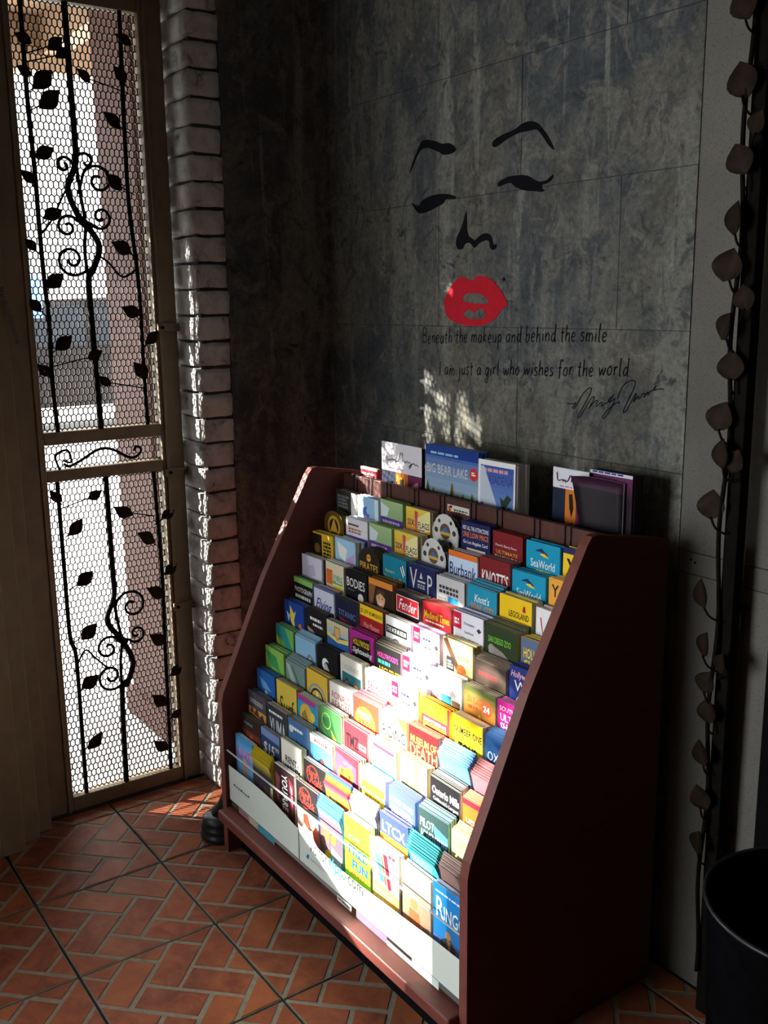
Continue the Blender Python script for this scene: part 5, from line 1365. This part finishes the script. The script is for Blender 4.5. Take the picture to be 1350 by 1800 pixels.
# thin hand lettering: strokes on a unit grid (baseline 0, x-height 1, ascender 2, descender -1)
G_ = {
 'B': (.75, [[(.1, 0), (.1, 1.9), (.5, 1.85), (.65, 1.5), (.4, 1.1), (.12, 1.0)], [(.12, 1.0), (.55, .95), (.7, .5), (.45, .05), (.1, 0)]]),
 'I': (.35, [[(.15, 0), (.18, 1.9)]]),
 'a': (.62, [[(.5, .85), (.3, 1.0), (.1, .6), (.15, .1), (.35, .05), (.5, .6), (.5, .95)], [(.5, .95), (.5, .2), (.6, .0)]]),
 'b': (.58, [[(.1, 1.9), (.1, 0), (.35, .0), (.5, .45), (.35, .85), (.12, .7)]]),
 'd': (.62, [[(.5, .8), (.3, .9), (.1, .5), (.15, .05), (.35, .05), (.5, .5)], [(.5, 1.95), (.5, .1), (.6, 0)]]),
 'e': (.52, [[(.08, .5), (.42, .62), (.38, .95), (.2, .98), (.06, .5), (.18, .02), (.46, .15)]]),
 'f': (.5, [[(.5, 1.6), (.38, 1.85), (.24, 1.6), (.22, 0), (.2, -.4)], [(.05, .85), (.42, .95)]]),
 'g': (.58, [[(.5, .9), (.28, 1.0), (.08, .6), (.15, .1), (.35, .1), (.48, .7)], [(.48, .95), (.46, -.6), (.3, -.95), (.1, -.7), (.2, -.4)]]),
 'h': (.58, [[(.1, 1.9), (.1, 0)], [(.1, .5), (.3, .95), (.46, .8), (.48, .0)]]),
 'i': (.28, [[(.14, .9), (.14, 0)], [(.14, 1.3), (.16, 1.38)]]),
 'j': (.34, [[(.22, .9), (.2, -.7), (.04, -.9)], [(.22, 1.3), (.24, 1.38)]]),
 'k': (.56, [[(.1, 1.9), (.1, 0)], [(.46, .95), (.12, .45), (.5, 0)]]),
 'l': (.3, [[(.14, 1.95), (.12, .1), (.24, 0)]]),
 'm': (.86, [[(.1, .95), (.1, 0)], [(.1, .5), (.26, .95), (.4, .8), (.42, 0)], [(.42, .5), (.58, .95), (.72, .8), (.76, 0)]]),
 'n': (.58, [[(.1, .95), (.1, 0)], [(.1, .5), (.3, .95), (.46, .8), (.48, 0)]]),
 'o': (.56, [[(.3, .98), (.08, .6), (.14, .08), (.36, .02), (.5, .5), (.38, .95), (.26, .96)]]),
 'p': (.58, [[(.12, .95), (.1, -.95)], [(.12, .7), (.36, .98), (.5, .6), (.36, .1), (.12, .1)]]),
 'r': (.44, [[(.1, .95), (.1, 0)], [(.1, .5), (.26, .92), (.42, .85)]]),
 's': (.46, [[(.4, .9), (.2, 1.0), (.1, .75), (.38, .35), (.28, .02), (.06, .1)]]),
 't': (.44, [[(.22, 1.6), (.2, .12), (.36, .02)], [(.04, 1.0), (.42, 1.06)]]),
 'u': (.58, [[(.08, .95), (.1, .2), (.26, .02), (.46, .4)], [(.46, .95), (.48, .12), (.56, 0)]]),
 'w': (.8, [[(.06, .95), (.2, .05), (.4, .8), (.56, .05), (.74, .95)]]),
 '.': (.2, [[(.08, 0), (.1, .08)]]),
}
def quote(label, text, x0, x1, z0, z1, xh):
    total = sum(.42 if ch == ' ' else G_[ch][0] + .12 for ch in text)
    u = (x1 - x0) / total
    root = thing('quote_lettering', label, 'wall lettering', (x0, YD, z0), 'quotation lines on the wall')
    x = 0.0
    for word in text.split(' '):
        F = Flat(first=0.0, step=0.0)
        for ch in word:
            w, ss = G_[ch]
            wob = rnd.uniform(-.10, .10)
            for s in ss:
                pts = smooth([(x + (p[0] + .06 * p[1]) * u, (p[1] + wob) * xh + (z1 - z0) * (x / (x1 - x0)), 0) for p in s], 4)
                F.stroke([(p.x, p.y) for p in pts], .0029, (0.004, 0.004, 0.005, 1))
            x += (w + .12) * u
        F.build('word', root, (0, .0004, 0), BLACKD)
        x += .42 * u
quote('upper line of thin black handwriting reading Beneath the makeup, under the red lips', 'Beneath the makeup and behind the smile', -2.190, -1.520, 1.390, 1.412, .0200)
quote('lower line of thin black handwriting ending in wishes for the world', 'I am just a girl who wishes for the world.', -2.118, -1.445, 1.308, 1.340, .0195)
sg = [(-1.6369, 1.2663), (-1.616, 1.2667), (-1.6094, 1.2706), (-1.6122, 1.2629), (-1.6204, 1.2592), (-1.6151, 1.2566), (-1.607, 1.2633), (-1.596, 1.2817), (-1.5814, 1.2984), (-1.5682, 1.3059), (-1.5631, 1.3051), (-1.5675, 1.2912), (-1.5803, 1.2717), (-1.5947, 1.2499), (-1.6029, 1.2371), (-1.5967, 1.2377), (-1.5812, 1.2566), (-1.567, 1.2782), (-1.5564, 1.2871), (-1.5533, 1.2848), (-1.5626, 1.2693), (-1.5692, 1.2587), (-1.5601, 1.2695), (-1.5481, 1.2789), (-1.5422, 1.2793), (-1.5477, 1.2704), (-1.5456, 1.2661), (-1.537, 1.2738), (-1.5293, 1.2766), (-1.5319, 1.2679), (-1.5234, 1.2734), (-1.5129, 1.2778), (-1.5094, 1.2853), (-1.5002, 1.2921), (-1.4948, 1.2979), (-1.5001, 1.2903), (-1.51, 1.278), (-1.4988, 1.2839), (-1.4929, 1.289), (-1.4948, 1.2791), (-1.5059, 1.2609), (-1.5209, 1.242), (-1.5269, 1.2437), (-1.5168, 1.257), (-1.4982, 1.2716), (-1.4863, 1.2798), (-1.4796, 1.2774), (-1.4809, 1.2845)]
sg2 = [(-1.4857, 1.287), (-1.4794, 1.3025), (-1.4686, 1.3192), (-1.4529, 1.3283), (-1.4407, 1.3297), (-1.4367, 1.3236), (-1.4428, 1.3085), (-1.4554, 1.2863), (-1.4659, 1.2659), (-1.4666, 1.2604), (-1.4602, 1.2628), (-1.4473, 1.2816), (-1.4355, 1.3001), (-1.432, 1.3028), (-1.436, 1.293), (-1.4401, 1.2832), (-1.4329, 1.2933), (-1.4254, 1.2984), (-1.4278, 1.2912), (-1.4216, 1.2941), (-1.4175, 1.3013), (-1.4114, 1.3042), (-1.4077, 1.3003), (-1.4136, 1.2957), (-1.4069, 1.3021), (-1.401, 1.3084), (-1.4016, 1.3021), (-1.3949, 1.3098), (-1.3881, 1.3127), (-1.3831, 1.3175), (-1.38, 1.3235), (-1.3849, 1.3174), (-1.385, 1.3129), (-1.3744, 1.3163), (-1.3594, 1.3166)]
sigo = thing('signature', 'looping black handwritten signature below the quotation at the right', 'signature', (-1.632, YD, 1.25))
F = Flat(first=0.0, step=0.0)
for S_ in (sg, sg2):
    pts = smooth([(*p, 0) for p in S_], 3)
    F.stroke([(p.x + 1.632, p.y - 1.25) for p in pts], .0023, (0.004, 0.004, 0.005, 1))
F.build('pen_stroke', sigo, (0, .0004, 0), BLACKD)

# ================================================================== POLE WITH LEAVES, BIN, RIBBED BASE
pole = thing('leafy_pole', 'dark metal pole with curled leaves fixed in front of the tan stucco', 'pole', (0, 0, 0))
MB().quadbox(-1.152, -1.122, 1.612, 1.640, 0.0, 2.70).obj('post', IRON, pole, 0.003)
for z in (0.42, 0.90, 1.90, 2.5):
    MB().quadbox(-1.154, -1.120, 1.610, 1.666, z - .003, z + .003).obj('bracket', IRON, pole, 0.002)
pts = []
for i in range(121):
    t = i / 120
    z = 0.1 + 2.55 * t
    pts.append((-1.151 + .004 * sin(z * 17), 1.607 - .005 * (1 + cos(z * 17)), z))
MB().tube(pts, 0.0045, 7).obj('vine_stem', IRON, pole)
PLEAF = leaf_mesh('leaf', LEAFM, (0.0, .26, .40, .45, .42, .33, .18, 0.0))
for x, z, s in ((-1.152, 1.875, .062), (-1.142, 1.741, .055), (-1.150, 1.64, .056), (-1.156, 1.558, .058), (-1.154, 1.448, .052), (-1.142, 1.376, .054), (-1.160, 1.280, .056), (-1.146, 1.211, .054), (-1.166, 1.109, .056), (-1.172, 0.93, .054), (-1.166, .824, .050), (-1.158, .748, .048), (-1.146, .69, .050), (-1.15, .60, .05), (-1.15, .50, .05), (-1.15, .40, .05), (-1.155, 2.0, .055), (-1.15, 2.12, .05),
                (-1.12, 1.80, .04), (-1.12, 1.50, .045), (-1.12, 1.20, .045), (-1.12, .80, .04)):
    o = link('leaf', PLEAF, pole)
    side = -1 if x < -1.12 else 1
    o.matrix_local = Matrix.Translation((x - .004, 1.592 + rnd.uniform(-.006, .006), z)) @ Matrix.Rotation(radians(-90 + rnd.uniform(-25, 25)), 4, 'Z') @ Matrix.Rotation(rnd.uniform(-.5, .5) * side, 4, 'X') @ Matrix.Translation((0, 0, -s * .5)) @ Matrix.Scale(s * 1.08, 4)
    MB().tube(smooth([(x - .004, 1.592, z - s * .4), (x * .6 + -1.14 * .4, 1.590, z - s * .75), (-1.141, 1.602, z - s * .95)], 4), .0022, 6).obj('leaf_stalk', IRON, pole)
rebase(pole, (-1.137, 1.626, 0.0))

bn = thing('waste_bin', 'round black open-topped bin on the floor at the far right', 'bin', (-0.80, 1.44, 0.0))
MB().lathe([(0.0, 0.001), (.150, .001), (.156, .010), (.178, .492), (.182, .495), (.184, .500), (.182, .505), (.176, .505), (.174, .492), (.152, .016), (0.0, .014)], n=48).obj('body', BLACKP, bn)
MB().tube([(.182 * cos(2 * pi * i / 48), .182 * sin(2 * pi * i / 48), .503) for i in range(48)], .004, 8, True).obj('rim', RUBBER, bn)

rbs = thing('ribbed_base', 'round black ribbed base with tapered neck on the floor left of the rack', 'pole base', (-2.409, 1.105, 0.0))
MB().lathe([(0, .0005), (.056, .0005), (.062, .006), (.062, .020), (.054, .025), (.058, .029), (.060, .040), (.052, .046), (.055, .050), (.055, .060), (.046, .067), (.040, .072), (0, .074)], n=36).obj('ribbed_foot', RUBBER, rbs)
MB().tube([(.004, .004, .068), (.020, .010, .10), (.034, .014, .15), (.040, .016, .24)], [.036, .028, .019, .014], 16).obj('neck', RUBBER, rbs)

# ================================================================== OUTSIDE THE GATE
struct(box('pavement', CONC, -40, -2.86, -30, 30, -0.12, -0.02))
pil = thing('porch_pillar', 'square terracotta stucco pillar standing just outside the gate', 'pillar', (-3.30, 1.42, -0.02))
MB().quadbox(-.17, .17, -.17, .6, 0.0, 2.62).obj('shaft', TERRAST, pil, .012)
MB().quadbox(-.19, .19, -.19, .62, 0.0, .10).obj('plinth', TERRAST, pil, .01)
pil_shade = thing('porch_pillar', 'unseen second terracotta stucco pillar, added to shade the one by the gate', 'pillar', (-4.15, 0.31, -0.02))  # unseen pillar added to keep the sun off the first one
MB().quadbox(-.15, .15, -.33, .33, 0.0, 2.62).obj('shaft', TERRAST, pil_shade, .012)
MB().quadbox(-.17, .17, -.35, .35, 0.0, .10).obj('plinth', TERRAST, pil_shade, .01)
pr = thing('porch_roof', 'shallow timber porch roof over the entrance outside the gate', 'porch roof', (-3.5, 0.5, 2.46))
MB().quadbox(-.72, .64, -1.5, 3.5, 0.14, .20).obj('roof_deck', PORCH, pr)
MB().quadbox(-.72, -.64, -1.5, 3.5, -.06, .14).obj('fascia_beam', PORCH, pr, .006)
for i in range(5):
    MB().quadbox(-.64, .64, -1.2 + i, -1.12 + i, .0, .14).obj('rafter', PORCH, pr)

car = thing('parked_car', 'grey car parked across the street seen through the gate mesh', 'car', (-12.6, 3.9, -0.02))
bp = [(-2.2, .35), (-2.25, .75), (-2.1, .95), (-1.3, 1.03), (-.75, 1.58), (1.2, 1.64), (1.9, 1.10), (2.2, 1.0), (2.25, .6), (2.2, .35)]
MB().prism(bp, 0, -.85, .85).obj('body', CARP, car, .06)
for a in ([(-1.15, 1.06), (-.72, 1.5), (.05, 1.54), (.05, 1.06)], [(.12, 1.06), (.12, 1.54), (1.1, 1.56), (1.6, 1.08)]):
    MB().prism(a, 0, .845, .862).obj('side_window', CARG, car)
for y in (-1.4, 1.4):
    for x in (.72, -.72):
        w = MB().tube([(x - .12, y, .33), (x + .12, y, .33)], .33, 24).obj('wheel', TYRE, car)
        MB().tube([(x + .02, y, .33), (x + .145, y, .33)], .19, 16).obj('hubcap', STEEL, w)
sgn = thing('street_sign', 'small blue sign board on a thin post outside, left behind the mesh', 'sign', (-9.0, 2.55, -0.02))
MB().tube([(0, 0, 0), (0, 0, 1.72)], .03, 8).obj('sign_post', STEEL, sgn)
MB().quadbox(.03, .05, -.10, .10, 1.42, 1.78).obj('board', BLUES, sgn, .01)
b2 = thing('sun_block_building', 'unseen tall pale building added to block the sun, left of the gate', 'building', (-20.0, -31.87, -0.02))  # added unseen block; its edge cuts the sun off the rack's right side
MB().quadbox(-2, 0, -13.3, 13.3, 0, 11).obj('wall', FACADE, b2)
for i in range(7):
    for zz in (1.0, 4.4, 7.8):
        fr = MB().quadbox(.0, .06, -11.6 + i * 3.3, -9.8 + i * 3.3, zz, zz + 1.8).obj('window', BRONZE, b2)
        MB().quadbox(.06, .07, -11.5 + i * 3.3, -9.9 + i * 3.3, zz + .1, zz + 1.7).obj('pane', CARG, fr)
tree = thing('sun_block_trunk', 'unseen bare tree trunk added to soften the sun edge, left of the gate', 'tree', (-10.0, -6.47, -0.02))  # unseen trunk added so its distant shadow softens the sunlit edge
MB().tube([(0, 0, 0), (.01, 0, 1.5), (0, .01, 3.2), (.02, 0, 5.5)], [.13, .105, .10, .07], 14).obj('trunk', PORCH, tree)
for i in range(5):
    a = i * 1.3
    MB().tube(smooth([(0, 0, 4.4 + i * .2), (.6 * cos(a), .6 * sin(a), 5.1 + i * .2), (1.3 * cos(a), 1.3 * sin(a), 5.6 + i * .3)], 4), .035, 7).obj('branch', PORCH, tree)
bld = thing('street_building', 'pale sunlit building across the street beyond the gate', 'building', (-22.0, 8.0, -0.02))
MB().quadbox(-.5, .5, -13, 22, 0, 16).obj('wall', FACADE, bld)
for i in (0, 3, 4):
    for zz in (1.0, 4.4):
        fr = MB().quadbox(.5, .56, -7.4 + i * 3.3, -5.6 + i * 3.3, zz, zz + 1.8).obj('window', BRONZE, bld)
        MB().quadbox(.56, .57, -7.3 + i * 3.3, -5.7 + i * 3.3, zz + .1, zz + 1.7).obj('pane', CARG, fr)

hv = MB()
rv = random.Random(77)
def hang(n, x0, x1, y0, y1, z0, z1, s0, s1):
    for i in range(n):
        c = Vector((rv.uniform(x0, x1), rv.uniform(y0, y1), rv.uniform(z0, z1)))
        s = rv.uniform(s0, s1)
        a = Vector((rv.gauss(0, 1), rv.gauss(0, 1), rv.gauss(0, 1))).normalized()
        b = a.orthogonal().normalized()
        b = Matrix.Rotation(rv.uniform(0, 6.28), 3, a) @ b
        d = a.cross(b)
        k = len(hv.v)
        hv.v += [tuple(c - b * s), tuple(c + d * s * .45), tuple(c + b * s), tuple(c - d * s * .45)]
        hv.f.append((k, k + 1, k + 2, k + 3)); hv.sm.append(False)
vine = thing('sun_dapple_vine', 'unseen leafy vine added at the porch beam to break up the sun', 'plant', (0, 0, 0))  # unseen leaves added to hold back and dapple the sun
hang(1500, -4.30, -4.12, -1.85, -0.95, 1.86, 2.44, .035, .06)
hang(700, -4.30, -4.12, -0.95, -0.26, 2.14, 2.44, .035, .06)
hang(210, -4.28, -4.14, -0.95, -0.26, 1.90, 2.16, .025, .05)
hang(140, -4.30, -4.12, -1.75, -1.05, 1.70, 1.88, .03, .05)
fo = hv.obj('foliage', LEAFG, vine)
fo['kind'] = 'stuff'
MB().tube([(-4.18, -1.9, 2.42), (-4.2, -1.2, 2.40), (-4.18, -.42, 2.43)], .012, 6).obj('woody_stem', IRON, vine)
rebase(vine, (-4.2, -1.1, 2.42))
hv = MB()
hang(2000, -4.40, -4.10, -2.0, -0.78, 0.0, 1.06, .04, .07)
hedge = thing('light_block_hedge', 'unseen low green hedge added to cut light through the low window', 'hedge', (0, 0, 0))  # unseen hedge added to dim the low window's view of bright ground
fo = hv.obj('foliage', LEAFG, hedge)
fo['kind'] = 'stuff'
MB().quadbox(-4.34, -4.16, -1.95, -.83, -.02, .95).obj('dense_core', LEAFG, hedge, .03)
rebase(hedge, (-4.25, -1.1, -0.02))

# light portals: sampling aids at the real openings, they give off nothing
PORTALS = [(-.30, .555, .53, 1.30), (.8, 1.14, .05, 2.3), None]
for pt_ in PORTALS:
    y0, y1, z0, z1 = pt_ or (0, 1.1, .3, 2.62)
    ld = bpy.data.lights.new('portal', 'AREA')
    ld.shape = 'RECTANGLE'
    ld.size = z1 - z0
    ld.size_y = y1 - y0
    try:
        ld.cycles.is_portal = True
    except Exception:
        continue
    lo = bpy.data.objects.new('portal', ld)
    lo.location = (-2.87, (y0 + y1) / 2, (z0 + z1) / 2)
    lo.rotation_euler = (0, -pi / 2, 0)
    if pt_ is None:
        lo.location = (-1.99, -2.82, 1.20)
        lo.rotation_euler = (pi / 2, 0, 0)
        ld.size, ld.size_y = 1.32, 1.90
    COL.objects.link(lo)
